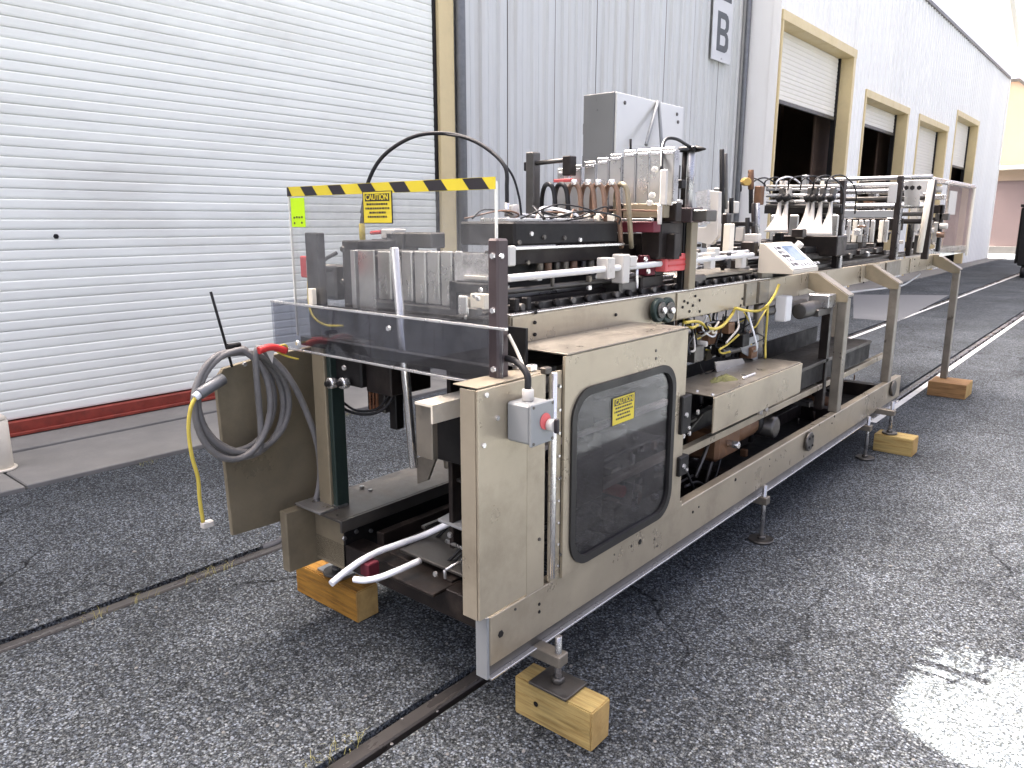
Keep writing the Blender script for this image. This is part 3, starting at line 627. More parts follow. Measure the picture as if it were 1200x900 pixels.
# guard posts
p1 = B('guard_post', M, purple, -1.445, -1.405, TY-0.0, TY+0.05, 1.15, 1.553, 0.006)
B('guard_post', M, dark, -2.41, -2.335, TY+0.063, TY+0.10, 1.15, 1.56, 0.004)
for p in ((573,300),(573,364),(574,433)): bolt(p1, ay(p[0]+4, p[1], TY-0.003), 'y', 0.010, bright)
q = ax(588, 300, -1.402); bolt(p1, q, 'x', 0.009, bright)
q = ax(594, 300, -1.40); B('latch_plate', p1, white, -1.418, -1.402, q.y+.012, q.y+0.045, q.z-0.03, q.z+0.028, 0.004)
B('corner_bar', M, cream, -2.36, -2.335, TY+0.03, TY+0.05, 1.30, 1.36, 0.002)
B('interlock_switch', M, red, *sorted((ay(356,300,1.72).x, ay(367,300,1.72).x)), 1.70, 1.74, ay(360,325,1.72).z, ay(360,300,1.72).z, 0.004)
B('interlock_switch', M, white, *sorted((ay(363,300,1.70).x, ay(369,300,1.70).x)), 1.68, 1.70, ay(360,322,1.72).z, ay(360,303,1.72).z, 0.003)
T('cable', M, ycab, [ay(361,320,1.69), ay(362,355,1.66), ay(368,372,1.65), ay(382,381,1.65), ay(402,382,1.66)], 0.004)
T('cable', M, rubber, [ay(395,296,1.95), ay(380,305,1.9), ay(371,320,1.86), ay(370,345,1.84)], 0.008)
CY('hose_fitting', M, dsteel, ay(372,314,1.86), ay(395,314,1.92), 0.016)
B('valve', M, dsteel, *sorted((ay(382,315,1.92).x, ay(397,315,1.92).x)), 1.9, 1.98, ay(385,350,1.92).z, ay(385,310,1.92).z, 0.008)
# finger plate row behind the guard
eb = B('end_block', M, dark, -2.53, -2.425, 1.92, 2.25, 1.24, 1.525, 0.005)
bolt(eb, ay(401, 292, 1.916), 'y', 0.014, dsteel); bolt(eb, ay(401, 330, 1.916), 'y', 0.012, dsteel)
B('finger_plate', M, plate_m, *sorted((ay(419,300,1.84).x, ay(438,300,1.84).x)), 1.84, 1.848, ay(430,385,1.84).z, ay(430,293,1.84).z, 0.003)
B('finger_plate', M, plate_m, *sorted((ay(415,300,1.88).x, ay(420,300,1.88).x)), 1.86, 1.90, ay(418,360,1.88).z, ay(418,293,1.88).z, 0.002)
for a, b, bt in ((443,458,350),(471,483,352),(486,499,355),(501,515,356),(517,530,358),(533,541,356)):
    pl = B('finger_plate', M, plate_m, *sorted((ay(a,300,1.90).x, ay(b,300,1.90).x)), 1.895, 1.91, ay(a,bt,1.90).z, ay(a,294,1.90).z, 0.004)
    xm = ay((a+b)/2+2, 340, 1.893).x
    for zz in (.022, .05): B('finger_slot', pl, bright, xm-0.003, xm+0.003, 1.890, 1.8945, ay(a,bt,1.9).z+zz, ay(a,bt,1.9).z+zz+.022, 0.0005)
B('finger_carrier', M, dark, -2.42, -1.80, 1.93, 1.97, 1.20, 1.47, 0.004)
B('finger_carrier', M, black, -2.40, -1.70, 1.88, 1.95, 1.17, 1.30, 0.004)
B('mount_plate', M, dsteel, -2.40, -1.80, 1.96, 2.05, 1.475, 1.49, 0.003)
for a, b, t_, bt, mt_ in ((440,456,280,292,dark),(458,478,272,293,dsteel),(452,466,268,280,white),(480,512,272,290,dsteel)):
    B('valve', M, mt_, *sorted((ay(a,t_,2.15).x, ay(b,t_,2.15).x)), 2.12, 2.2, ay(a,bt,2.15).z, ay(a,t_,2.15).z, 0.006)
CY('air_fitting', M, ycab, ay(425,283,2.2), ay(424,262,2.2), 0.014)
CY('air_fitting', M, dsteel, ay(424,262,2.2), ay(427,240,2.2), 0.010)
CY('air_fitting', M, red, ay(435,273,2.2), ay(447,272,2.2), 0.009)
# clear and white pieces between guard and right post
B('side_clamp', M, white, *sorted((ay(545,298,1.8).x, ay(572,298,1.8).x)), 1.79, 1.85, ay(560,328,1.8).z, ay(560,325,1.8).z+.005, 0.002)
B('side_clamp', M, bagm, *sorted((ay(532,298,1.8).x, ay(573,298,1.8).x)), 1.80, 1.805, ay(560,330,1.8).z, ay(560,297,1.8).z, 0.001)
B('side_clamp', M, black, *sorted((ay(532,335,1.78).x, ay(574,335,1.78).x)), 1.76, 1.80, ay(560,344,1.78).z, ay(560,332,1.78).z, 0.002)
B('side_clamp', M, black, *sorted((ay(531,335,1.78).x, ay(540,335,1.78).x)), 1.76, 1.80, ay(535,372,1.78).z, ay(535,329,1.78).z, 0.002)
B('side_clamp', M, bright, *sorted((ay(541,345,1.74).x, ay(552,345,1.74).x)), 1.72, 1.76, ay(545,368,1.74).z, ay(545,346,1.74).z, 0.004)
B('side_clamp', M, cream, *sorted((ay(553,345,1.74).x, ay(570,345,1.74).x)), 1.73, 1.76, ay(560,362,1.74).z, ay(560,344,1.74).z, 0.003)
B('side_clamp', M, dsteel, *sorted((ay(556,345,1.73).x, ay(566,345,1.73).x)), 1.70, 1.728, ay(560,374,1.73).z, ay(560,360,1.73).z, 0.003)
for p in ((556,347),(560,350),(546,372),(563,340)): bolt(M, ay(*p, 1.70), 'y', 0.008, bright)
B('side_clamp', M, black, *sorted((ay(540,370,1.72).x, ay(572,370,1.72).x)), 1.70, 1.75, 1.29, 1.312, 0.002)
# arching hoses
T('air_hose', M, rubber, [ay(424,250,2.2), ay(432,212,2.22), ay(449,183,2.25), ay(480,162,2.3), ay(512,156,2.35), ay(545,161,2.4), ay(572,175,2.42), ay(592,196,2.42), ay(594,222,2.42), ay(594,252,2.42)], 0.0085, 10)
T('air_hose', M, rubber, [ay(520,157,2.36), ay(550,163,2.4), ay(578,180,2.43), ay(599,203,2.46), ay(608,230,2.48), ay(611,252,2.48)], 0.005, 8)
CY('air_fitting', M, bright, ay(594,238,2.42), ay(594,254,2.42), 0.012); CY('air_fitting', M, white, ay(602,240,2.46), ay(603,255,2.46), 0.022)

# ---- right side panels, hinge, access door
pa = B('side_panel', M, taupe, RX-0.004, RX+0.006, 1.458, 1.672, 0.462, 1.150, 0.002)
PR('panel_return', pa, taupe, [(RX-0.06, 1.456, 0.462), (RX-0.004, 1.456, 0.462), (RX-0.004, 1.456, 1.149), (RX-0.06, 1.456, 1.149)], (0, 0.004, 0))
for p in ((570,463),(583,490),(567,522)): bolt(pa, ax(p[0], p[1], RX+0.008), 'x', 0.009, bright)
pb = B('side_panel', M, taupe, RX-0.008, RX+0.003, 1.676, 1.765, 0.452, 1.152, 0.002)
B('panel_top', M, taupe, RX-0.10, RX-0.006, 1.47, 1.78, 1.151, 1.155, 0.001)
bolt(pb, ax(632, 632, RX+0.005), 'x', 0.006, dsteel)
B('panel_gap', M, black, RX-0.05, RX-0.018, 1.768, 1.79, 0.452, 1.15, 0)
hg = CY('hinge', M, bright, (RX+0.008, 1.800, 0.47), (RX+0.008, 1.800, 1.15), 0.010, 12)
B('hinge_leaf', hg, taupe, RX-0.004, RX+0.004, 1.788, 1.845, 0.46, 1.15, 0.001)
for k in range(9): bolt(hg, (RX+0.007, 1.832, 0.50+k*0.075), 'x', 0.006, bright, 0.004)
# door leaf with rounded window opening
DY = (1.848, 2.655); DZ = (0.452, 1.192); WY = (1.885, 2.56); WZ = (0.468, 1.072)
wo = rrect(WY[0], WY[1], WZ[0], WZ[1], 0.10, 8); n = len(wo)
bm = bmesh.new(); cor = [(DY[1], DZ[1]), (DY[0], DZ[1]), (DY[0], DZ[0]), (DY[1], DZ[0])]
ds = []
for i in range(n):   # door outline sampled opposite each window outline point
    y, z = wo[i]; c_ = i//9; j = i % 9
    cy, cz = cor[c_]
    ty = (y-WY[0])/(WY[1]-WY[0]); tz = (z-WZ[0])/(WZ[1]-WZ[0])
    if j < 4: 
        q = ((cy, DZ[0]+tz*(DZ[1]-DZ[0])) if c_ % 2 == 0 else (DY[0]+ty*(DY[1]-DY[0]), cz))
    elif j == 4: q = (cy, cz)
    else: q = ((DY[0]+ty*(DY[1]-DY[0]), cz) if c_ % 2 == 0 else (cy, DZ[0]+tz*(DZ[1]-DZ[0])))
    ds.append(q)
bm.free()
dr = ringYZ('access_door', M, taupe, ds, wo, RX+0.004, RX+0.014)
wi = rrect(WY[0]+0.022, WY[1]-0.022, WZ[0]+0.022, WZ[1]-0.022, 0.082, 8)
wx = rrect(WY[0]-0.004, WY[1]+0.004, WZ[0]-0.004, WZ[1]+0.004, 0.103, 8)
ringYZ('window_gasket', dr, gasket, wx, wi, RX+0.002, RX+0.022)
wg = PR('window_pane', dr, smoke, [(RX+0.006, y, z) for y, z in rrect(WY[0]+0.015, WY[1]-0.015, WZ[0]+0.015, WZ[1]-0.015, 0.085, 8)], (0.004, 0, 0))
wg['label'] = 'smoked window pane with yellow caution sticker'
c = ax(730.5, 479, RX+0.011); sticker(dr, c, 0.150, 0.100, 'x')
for p in ((769,411),(769,420),(657,650),(657,560),(655,452)): bolt(dr, ax(p[0], p[1], RX+0.0155), 'x', 0.006, dsteel, 0.003)
B('door_top_plate', M, taupe2, -1.59, RX+0.012, 1.86, 2.66, 1.1935, 1.199, 0.001)
B('door_bottom_strip', M, taupe, RX-0.01, RX+0.002, 1.80, 2.70, 0.4505, 0.470, 0.001)
for zz0, zz1 in ((0.775, 0.93), (0.60, 0.68)):
    lt = B('door_latch', M, black, RX-0.03, RX+0.03, 2.61, 2.685, zz0, zz1, 0.004)
    bolt(lt, (RX+0.033, 2.64, (zz0+zz1)/2), 'x', 0.012, steel); bolt(lt, (RX+0.033, 2.665, zz0+.02), 'x', 0.008, bright)
# what shows dimly through the window
B('inner_rail', M, cream, -1.52, -1.48, 1.8, 2.8, 0.845, 0.862, 0.002)
B('inner_rail', M, taupe, -1.50, -1.46, 1.8, 2.8, 0.615, 0.64, 0.002)
B('inner_shelf', M, dsteel, -1.78, -1.50, 1.8, 2.75, 0.70, 0.712, 0.002)
B('inner_shelf', M, dsteel, -1.78, -1.5, 1.8, 2.75, 0.95, 0.96, 0.002)
B('inner_plate', M, dark, -1.80, -1.78, 1.78, 2.75, 0.45, 1.12, 0.002)
B('inner_post', M, taupe2, -1.66, -1.61, 2.22, 2.27, 0.45, 1.15, 0.002)
CY('inner_roller', M, dsteel, (-1.75, 2.1, 0.8), (-1.45, 2.1, 0.8), 0.05, 18)
CY('inner_roller', M, red, (-1.62, 2.42, 0.56), (-1.47, 2.42, 0.56), 0.025, 14)
B('inner_box', M, dsteel, -1.68, -1.50, 2.3, 2.48, 0.72, 0.82, 0.004)
# ---- disconnect switch box
bx_ = B('switch_box', M, greyp, RX+0.008, RX+0.092, 1.575, 1.672, 0.985, 1.10, 0.006)
B('box_lid', bx_, greyp, RX+0.0925, RX+0.103, 1.571, 1.676, 0.981, 1.104, 0.003)
CY('switch_label', bx_, pinkred, (RX+0.1035, 1.632, 1.047), (RX+0.106, 1.632, 1.047), 0.024, 20)
CY('switch_knob', bx_, white, (RX+0.106, 1.645, 1.035), (RX+0.128, 1.645, 1.035), 0.018, 16)
B('switch_handle', bx_, blackv, RX+0.128, RX+0.142, 1.640, 1.650, 1.014, 1.056, 0.002)
for y_ in (1.58, 1.667):
    for z_ in (.99, 1.095): bolt(bx_, (RX+0.104, y_, z_), 'x', 0.005, dsteel, 0.003)
CY('conduit_gland', bx_, white, (RX+0.05, 1.62, 1.10), (RX+0.05, 1.62, 1.135), 0.017, 14)
T('cable', M, rubber, [(RX+0.05, 1.62, 1.135), (RX+0.045, 1.622, 1.175), (RX+0.0, 1.63, 1.205), (RX-0.06, 1.64, 1.21)], 0.010)
T('cable', M, cream, [ax(596, 392, -1.40), ax(606, 412, -1.37), ax(614, 432, -1.33), (RX+0.055, 1.625, 1.135)], 0.005)
for p, m_ in (((601,427),white),((607,431),bright),((623,433),bright),((640,436),dsteel)): q = az(*p, 1.16); B('clip', M, m_, q.x-.012, q.x+.012, q.y-.015, q.y+.015, 1.1555, 1.175, 0.003)
B('ledge', M, dark, -1.58, -1.42, 1.66, 1.86, 1.14, 1.15, 0.002)
# ---- open bay: sheet metal hood
hf = B('hood_front', M, taupe, RX-0.004, RX+0.004, 2.95, 4.0, 0.703, 0.862, 0.001)
B('hood_top', M, taupe2, -1.63, RX-0.003, 2.952, 4.0, 0.8625, 0.868, 0.001)
B('hood_end', M, dark, -1.62, RX-0.01, 3.985, 3.995, 0.70, 0.861, 0.001)
B('hood_handle', M, bright, RX-0.055, RX-0.045, 3.36, 3.50, 0.868, 0.882, 0.003)
for p in ((817,458),(835,462)): bolt(M, az(*p, .872), 'z', 0.008, bright)
bm = bmesh.new(); q = az(848, 444, 0.8705); ring = []  # greenish reflection on the hood, built as a raised olive-coloured patch
for k in range(40):
    a = R(k*9); rr = 0.062*(1+0.28*math.sin(3*a+1)+0.14*math.sin(7*a)); ring.append(bm.verts.new((q.x+rr*math.cos(a)*.7, q.y+rr*math.sin(a)*1.5, 0.8685)))
top = [bm.verts.new((q.x+(v.co.x-q.x)*.62+random.uniform(-.006, .006), q.y+(v.co.y-q.y)*.62, 0.876+random.uniform(0, .010))) for v in ring]
for k in range(40): bm.faces.new((ring[k], ring[(k+1) % 40], top[(k+1) % 40], top[k]))
bm.faces.new(top); reflection_patch = finish('reflection_patch', bm, mat('olive_reflection', (0.13, 0.13, 0.05), 0.95, 0, 0.5, 40, 0.8, 60), None, True); tag(reflection_patch, 'olive green reflection shaped as a raised patch on the sheet metal hood', 'reflection_patch')
B('hood_support', M, black, -1.60, -1.56, 3.0, 3.9, 0.62, 0.70, 0.002)
# lower longitudinal tube and side plates inside the bay
PR('lower_tube', M, taupe, [(-1.50, 2.75, 0.585), (-1.465, 2.75, 0.585), (-1.465, 2.75, 0.62), (-1.50, 2.75, 0.62)], (0, 3.4, 0), 0.002)
B('inner_side_plate', M, greyp, -1.72, -1.712, 3.75, 5.9, 0.45, 0.72, 0.001)
B('inner_side_plate', M, taupe2, -1.725, -1.705, 3.72, 6.0, 0.7205, 0.735, 0.001)
B('inner_side_plate', M, black, -1.95, -1.94, 2.75, 6.0, 0.45, 0.80, 0.001)
B('conveyor_cover', M, dsteel, -1.74, -1.46, 4.15, 5.7, 0.752, 0.772, 0.002)
B('conveyor_cover', M, black, -1.72, -1.47, 4.17, 5.7, 0.64, 0.751, 0.002)
gb = B('gear_motor', M, gearm, -1.68, -1.50, 3.33, 3.60, 0.44, 0.60, 0.018)
CY('motor_can', gb, gearm, (-1.58, 3.60, 0.53), (-1.58, 3.85, 0.53), 0.075, 20); CY('motor_fan', gb, black, (-1.58, 3.85, 0.53), (-1.58, 3.90, 0.53), 0.082, 20)
CY('shaft', gb, bright, (-1.50, 3.44, 0.52), (-1.44, 3.44, 0.52), 0.018, 14)
CY('drive_drum', M, dsteel, (-1.75, 3.95, 0.5), (-1.45, 3.95, 0.5), 0.06, 18)
CY('air_cylinder', M, bright, (-1.46, 3.72, 0.62), (-1.46, 3.72, 0.70), 0.018, 14); CY('air_cylinder', M, bright, (-1.46, 3.80, 0.62), (-1.46, 3.80, 0.70), 0.014, 14)
for a, b in (((815,560),(830,520)), ((825,575),(838,525)), ((806,505),(822,485)), ((800,498),(815,490))): CY('link_rod', M, dsteel, ax(*a, -1.55), ax(*b, -1.55), 0.010)
T('cable', M, rubber, [ax(803,570,-1.45), ax(818,565,-1.5), ax(835,575,-1.5), ax(850,568,-1.52)], 0.007)
T('cable', M, rubber, [ax(803,550,-1.45), ax(822,585,-1.48), ax(838,560,-1.5), ax(846,530,-1.52)], 0.006)
for p in ((798,509),(801,511),(808,508),(818,483),(797,488)): bolt(M, ax(*p, -1.40), 'x', 0.012, bright)
# ---- long upper side beams
ub = B('upper_beam', M, taupe, -1.625, -1.60, 1.885, 8.42, 1.165, 1.293, 0.002)
B('upper_beam', M, taupe2, -2.43, -2.405, 1.95, 8.42, 1.165, 1.293, 0.002)
for px0, px1, dx in ((600,762,.004), (793,870,.006), (872,884,.012), (886,897,.020), (899,912,.006), (1006,1032,.008), (1034,1050,.012), (1062,1090,.006)):
    a_, b_ = ax(px0, 345, -1.598).y, ax(px1, 345, -1.598).y
    B('beam_plate', ub, taupe if dx < .012 else taupe2, -1.5985, -1.5985+dx, a_, b_, 1.172, 1.288, 0.001)
for p in ((627,378),(627,392),(627,404),(722,369),(628,366),(806,355),(812,358),(808,365),(802,353),(820,365),(820,352),(815,347),(800,360),(870,350),(868,358),(876,354),(1008,325),(1012,331),(1072,312),(1072,304)):
    bolt(ub, ax(p[0], p[1], -1.591), 'x', 0.0075, black, 0.006)
B('beam_top_edge', ub, bright, -1.632, -1.597, 1.885, 4.1, 1.2935, 1.298, 0.001)
# idler wheels
for px, r_ in ((768, 0.052), (778, 0.055)):
    q = ax(px, 363, -1.585); wl_ = CY('idler_wheel', M, tealp, q, q+Vector((0.028,0,0)), r_, 26)
    CY('wheel_hub', wl_, dsteel, q+Vector((0.028,0,0)), q+Vector((0.036,0,0)), r_*0.66, 22); CY('wheel_bolt', wl_, bright, q+Vector((0.036,0,0)), q+Vector((0.05,0,0)), 0.014, 12)
# ---- conveyor bed of long guide bars
for i, x in enumerate([-1.68, -1.75, -1.82, -1.90, -1.98, -2.06, -2.14, -2.22, -2.30]):
    B('guide_bar', M, (dsteel, dark, steel)[i % 3], x-0.014, x+0.014, 1.95, 4.3, 1.285+0.01*(i % 2), 1.318+0.012*(i % 3), 0.002)
    if i % 2 == 0: B('guide_bar', M, dsteel, x-0.014, x+0.014, 4.35, 8.3, 1.30, 1.325, 0.002)
B('bed_plate', M, black, -2.4, -1.63, 1.9, 8.4, 1.22, 1.235, 0.001)
for k in range(22):
    y = 2.0+k*0.1; CY('chain_roller', M, black if k % 3 else dsteel, (-1.66, y, 1.31), (-1.638, y, 1.31), 0.014, 12)
for px in (604, 618): q = ax(px, 363, -1.64); B('chain_lug', M, black, q.x-.02, q.x+.01, q.y-.012, q.y+.012, 1.30, 1.345, 0.004)
# ---- near mechanism block
fh = B('feed_housing', M, black, -1.99, -1.72, 2.05, 2.72, 1.515, 1.60, 0.008)
B('housing_lip', fh, bright, -1.722, -1.705, 2.0, 2.75, 1.502, 1.512, 0.001)
B('housing_lip', fh, bright, -1.93, -1.80, 2.1, 2.68, 1.6005, 1.612, 0.001)
for p in ((623,274),(638,278),(662,279),(680,281),(609,284)): q = ax(p[0], p[1], -1.716); bolt(fh, q, 'x', 0.010, bright if p[0] in (623, 680) else dsteel)
B('feed_plate', M, dark, -1.80, -1.77, 1.98, 2.95, 1.445, 1.50, 0.002)
B('feed_plate', M, black, -1.86, -1.83, 1.96, 2.95, 1.33, 1.46, 0.002)
for k in range(9):
    a_ = 632+k*10; q = ax(a_, 309, -1.80); CY('spring_pin', M, (taupe2, bronze, dsteel)[k % 3], q-Vector((0,0,.028)), q+Vector((0,0,.022)), 0.016, 12)
CY('slide_rod', M, whitep, (-1.65, 1.93, 1.413), (-1.65, 3.95, 1.425), 0.013, 16)
CY('slide_rod', M, dsteel, (-1.72, 1.95, 1.36), (-1.72, 3.0, 1.36), 0.012, 14)
for a, b, t_, bt in ((705,713,302,326),(723,730,298,331),(731,739,300,312)):
    q0, q1 = ax(a, t_, -1.66), ax(b, bt, -1.66); B('rod_clamp', M, white, -1.685, -1.628, q0.y, q1.y, q1.z, q0.z, 0.004)
q0, q1 = ax(774, 298, -1.65), ax(799, 316, -1.65); rc = B('red_clamp', M, pinkred, -1.68, -1.62, q0.y, q1.y, q1.z, q0.z, 0.004)
for zz in (.35, .65): B('clamp_groove', rc, red, -1.6195, -1.617, q0.y+.02, q1.y-.005, q1.z+(q0.z-q1.z)*zz-.004, q1.z+(q0.z-q1.z)*zz+.004, 0)
for px, m_ in ((752, maroon), (762, dark)): q0, q1 = ax(px, 299, -1.70), ax(px+9, 322, -1.70); B('rod_clamp', M, m_, -1.72, -1.67, q0.y, q1.y, q1.z, q0.z, 0.004)
for p in ((757,304),(760,318),(745,303)): q = ax(*p, -1.66); bolt(M, q, 'x', 0.013, bright)
B('support_block', M, dsteel, -1.76, -1.66, 2.66, 2.80, 1.30, 1.36, 0.01); B('support_block', M, dark, -1.80, -1.68, 2.86, 3.05, 1.30, 1.37, 0.008); B('support_block', M, dsteel, -1.75, -1.65, 3.25, 3.42, 1.30, 1.35, 0.01)
CY('stop_pin', M, bright, ax(746, 312, -1.66), ax(746, 338, -1.66), 0.008)
# red painted bars behind the hoses
B('cross_bar', M, maroon, -2.12, -1.60, 2.80, 2.86, 1.555, 1.60, 0.003); B('cross_bar', M, dark, -2.15, -1.58, 2.95, 3.0, 1.60, 1.68, 0.003)
B('cross_bar', M, dark, -2.2, -1.58, 2.95, 3.0, 1.44, 1.55, 0.003); B('cross_bar', M, steel, -2.1, -1.6, 2.78, 2.80, 1.603, 1.612, 0.001)
B('cross_bar', M, olive, -1.80, -1.60, 2.88, 2.93, 1.615, 1.675, 0.003)
B('gear_case', M, dark, -1.72, -1.62, 2.9, 3.1, 1.44, 1.60, 0.008)
# row of upright finger plates with hoses
xs = [ay(p, 200, 2.9).x for p in (660, 676, 692, 707, 722, 738, 754, 769, 783)]
for i, x in enumerate(xs):
    tp = 1.80+0.012*min(i, 5); pl = B('finger_plate', M, plate_m, x-0.031, x+0.027, 2.895, 2.905, 1.60 if i < 4 else 1.665, tp+0.04, 0.004)
    B('finger_edge', pl, steel, x+0.0285, x+0.034, 2.89, 2.93, 1.61 if i < 4 else 1.68, tp+0.028, 0.001); B('finger_cap', pl, bright, x-0.02, x+0.026, 2.888, 2.8945, tp+0.012, tp+0.024, 0.001)
for i, (px, m_) in enumerate(((640, rubber), (655, rubber), (670, bronze), (686, bronze), (698, bronze), (714, bronze), (726, olive))):
    y = 2.72; T('vacuum_hose', M, m_, [ay(px-4, 262, y+.1), ay(px-5, 235, y+.08), ay(px-2, 219, y+.04), ay(px+4, 216, y), ay(px+9, 224, y), ay(px+11, 245, y), ay(px+13, 275, y+.02), ay(px+14, 290, y+.06)], 0.0105, 10)
    if i in (2, 3, 4, 5): q = ay(px+3, 214, y-.012); CY('hose_collar', M, bright, q-Vector((0,0,.01)), q+Vector((0,0,.012)), 0.014, 12)
    if i in (1, 3, 4, 5): q = ay(px+2, 252, y-.03); B('hose_clip', M, cream, q.x-.016, q.x+.016, q.y-.006, q.y+.006, q.z-.026, q.z+.006, 0.003)
# adjuster posts
B('adjuster_post', M, dsteel, -2.285, -2.235, 2.80, 2.85, 1.60, 1.912, 0.004); B('adjuster_knob', M, black, -2.305, -2.285, 2.81, 2.84, 1.83, 1.87, 0.003)
CY('adjuster_bar', M, dsteel, (-2.235, 2.82, 1.862), (-2.07, 2.82, 1.868), 0.010); B('adjuster_block', M, dark, -2.075, -2.03, 2.80, 2.85, 1.80, 1.885, 0.004)
B('adjuster_bar', M, pinkred, -2.16, -2.06, 2.85, 2.87, 1.775, 1.79, 0.002); B('adjuster_bar', M, white, -2.12, -2.03, 2.85, 2.87, 1.755, 1.774, 0.002)
up_ = B('upright', M, black, -1.655, -1.625, 3.12, 3.17, 1.296, 1.63, 0.003); B('upright', M, olive, -1.6235, -1.595, 3.13, 3.19, 1.296, 1.63, 0.003)
B('upright_head', M, purple, *sorted((ay(790,250,3.1).x, ay(812,250,3.1).x)), 3.09, 3.20, 1.595, 1.66, 0.004); B('upright_head', M, dsteel, *sorted((ay(812,250,3.12).x, ay(831,250,3.12).x)), 3.1, 3.2, 1.60, 1.65, 0.004)
q = ay(810, 178, 3.15); CY('air_cylinder', M, steel, (q.x, 3.15, 1.66), (q.x, 3.15, q.z), 0.017, 18); CY('air_cylinder', M, dark, (q.x-.035, 3.16, 1.66), (q.x-.035, 3.16, q.z), 0.012, 14)
B('cylinder_head', M, black, q.x-0.05, q.x+0.03, 3.12, 3.18, q.z, q.z+0.022, 0.004); CY('cylinder_tip', M, black, (q.x+.02, 3.15, q.z+.012), (q.x+.07, 3.15, q.z+.008), 0.016, 12, 0.004)
B('actuator_plate', M, dsteel, *sorted((ay(787,220,3.1).x, ay(797,220,3.1).x)), 3.08, 3.10, ay(790,242,3.1).z, ay(790,194,3.1).z, 0.003)
B('actuator_block', M, black, *sorted((ay(795,215,3.08).x, ay(803,215,3.08).x)), 3.05, 3.09, ay(795,221,3.08).z, ay(795,211,3.08).z, 0.003)
B('actuator_block', M, white, *sorted((ay(792,215,3.06).x, ay(799,215,3.06).x)), 3.05, 3.08, ay(795,240,3.06).z, ay(795,234,3.06).z, 0.003)
B('white_strip', M, white, *sorted((ay(775,215,2.84).x, ay(782,215,2.84).x)), 2.83, 2.845, ay(778,240,2.84).z, ay(778,199,2.84).z, 0.002)
B('white_strip', M, white, *sorted((ay(773,215,2.84).x, ay(777,215,2.84).x)), 2.83, 2.845, ay(775,263,2.84).z, ay(775,240,2.84).z, 0.002)
for p in ((769,199),(766,229),(763,238)): q = ay(*p, 2.83); CY('white_knob', M, white, q, q-Vector((0,.02,0)), 0.011, 12)
T('air_hose', M, rubber, [ay(775,199,2.85), ay(776,175,2.9), ay(781,163,2.95), ay(793,163,3.0), ay(805,170,3.1), ay(812,174,3.14)], 0.007)
T('air_hose', M, rubber, [ay(783,192,2.9), ay(789,180,2.95), ay(798,175,3.05), ay(806,175,3.1)], 0.006)
# ---- control cabinet behind
cbx = B('control_cabinet', M, cabm, -2.935, -2.70, 4.18, 5.05, 1.55, 2.39, 0.006)
B('cabinet_door', cbx, cabd, -2.6985, -2.68, 4.185, 5.045, 1.56, 2.385, 0.004)
for y_, z_ in ((4.27, 2.33), (4.95, 2.33), (4.97, 2.28)): bolt(cbx, (-2.678, y_, z_), 'x', 0.014, dsteel)
B('cabinet_hinge', cbx, dsteel, -2.95, -2.935, 4.20, 4.23, 2.15, 2.22, 0.003); B('cabinet_hinge', cbx, dsteel, -2.95, -2.935, 4.20, 4.23, 1.95, 2.02, 0.003)
B('cabinet_post', M, dark, -2.86, -2.78, 4.55, 4.63, 0.0, 1.549, 0.003); B('cabinet_arm', M, dark, -2.78, -2.43, 4.56, 4.62, 1.18, 1.24, 0.003)
for a in (((771,119),(757,170)), ((772,119),(777,195))): CY('lifting_strap', M, greyp, ax(*a[0], -2.672), ax(*a[1], -2.6), 0.012, 8)
B('cabinet_bracket', M, dark, *sorted((ay(738,180,3.4).x, ay(752,180,3.4).x)), 3.38, 3.42, ay(745,185,3.4).z, ay(745,181,3.4).z, 0.002); CY('cabinet_bracket', M, black, ay(739,163,3.4), ay(739,181,3.4), 0.006)
# ---- middle section beyond the upright
for a, b, t_, bt, Y, m_ in ((836,846,220,252,4.0,cabm),(848,856,262,300,3.8,cream),(862,872,266,283,4.2,white),(872,888,274,288,4.1,white),(846,852,250,290,3.9,dark),(828,838,290,300,3.5,white),(834,846,300,312,3.6,dark),(858,872,302,312,4.2,taupe2),(850,862,236,250,4.2,white),(868,884,283,300,4.0,dark),(884,892,218,240,4.6,gearm),(883,891,222,237,4.7,white)):
    B('guide_block', M, m_, *sorted((ay(a,t_,Y).x, ay(b,t_,Y).x)), Y, Y+0.06, ay(a,bt,Y).z, ay(a,t_,Y).z, 0.005)
for px, t_, bt, Y, m_ in ((846,175,262,4.0,black),(850,180,245,4.05,dsteel),(857,232,250,4.1,black),(876,255,300,4.2,black),(883,238,290,4.4,dark),(888,238,288,4.5,steel),(880,200,250,4.6,black)):
    CY('upright_rod', M, m_, ay(px, bt, Y), ay(px, t_, Y), 0.013, 12)
PR('chute_plate', M, white, [ay(a, b, 3.8) for a, b in ((812,267),(828,266),(830,223),(842,225),(841,277),(833,287),(816,283))], (0.01, 0.02, 0), 0.001)
PR('chute_plate', M, bagm, [ay(a, b, 3.75) for a, b in ((815,225),(829,222),(829,262),(818,264))], (0.01, 0.012, 0))
B('cross_bar', M, black, *sorted((ay(852,262,4.2).x, ay(882,262,4.2).x)), 4.2, 4.24, ay(860,265,4.2).z, ay(860,260,4.2).z, 0.002)
CY('bag_reel', M, mat('tan_reel', (0.42, 0.27, 0.07), 0.6, 0, 0.2), ay(872,213,4.6), ay(876,213,4.5), 0.024, 16)
CY('reel_holder', M, gearm, ay(880,222,4.6), ay(880,199,4.6), 0.018, 12)
CY('slide_rod', M, whitep, (-1.70, 3.2, 1.44), (-1.70, 4.6, 1.44), 0.010, 12)
for px in (808, 829, 848, 866): q = ax(px, 303, -1.66); B('rod_clamp', M, white if px != 848 else dark, -1.68, -1.64, q.y, q.y+.05, q.z-.05, q.z+.03, 0.004)
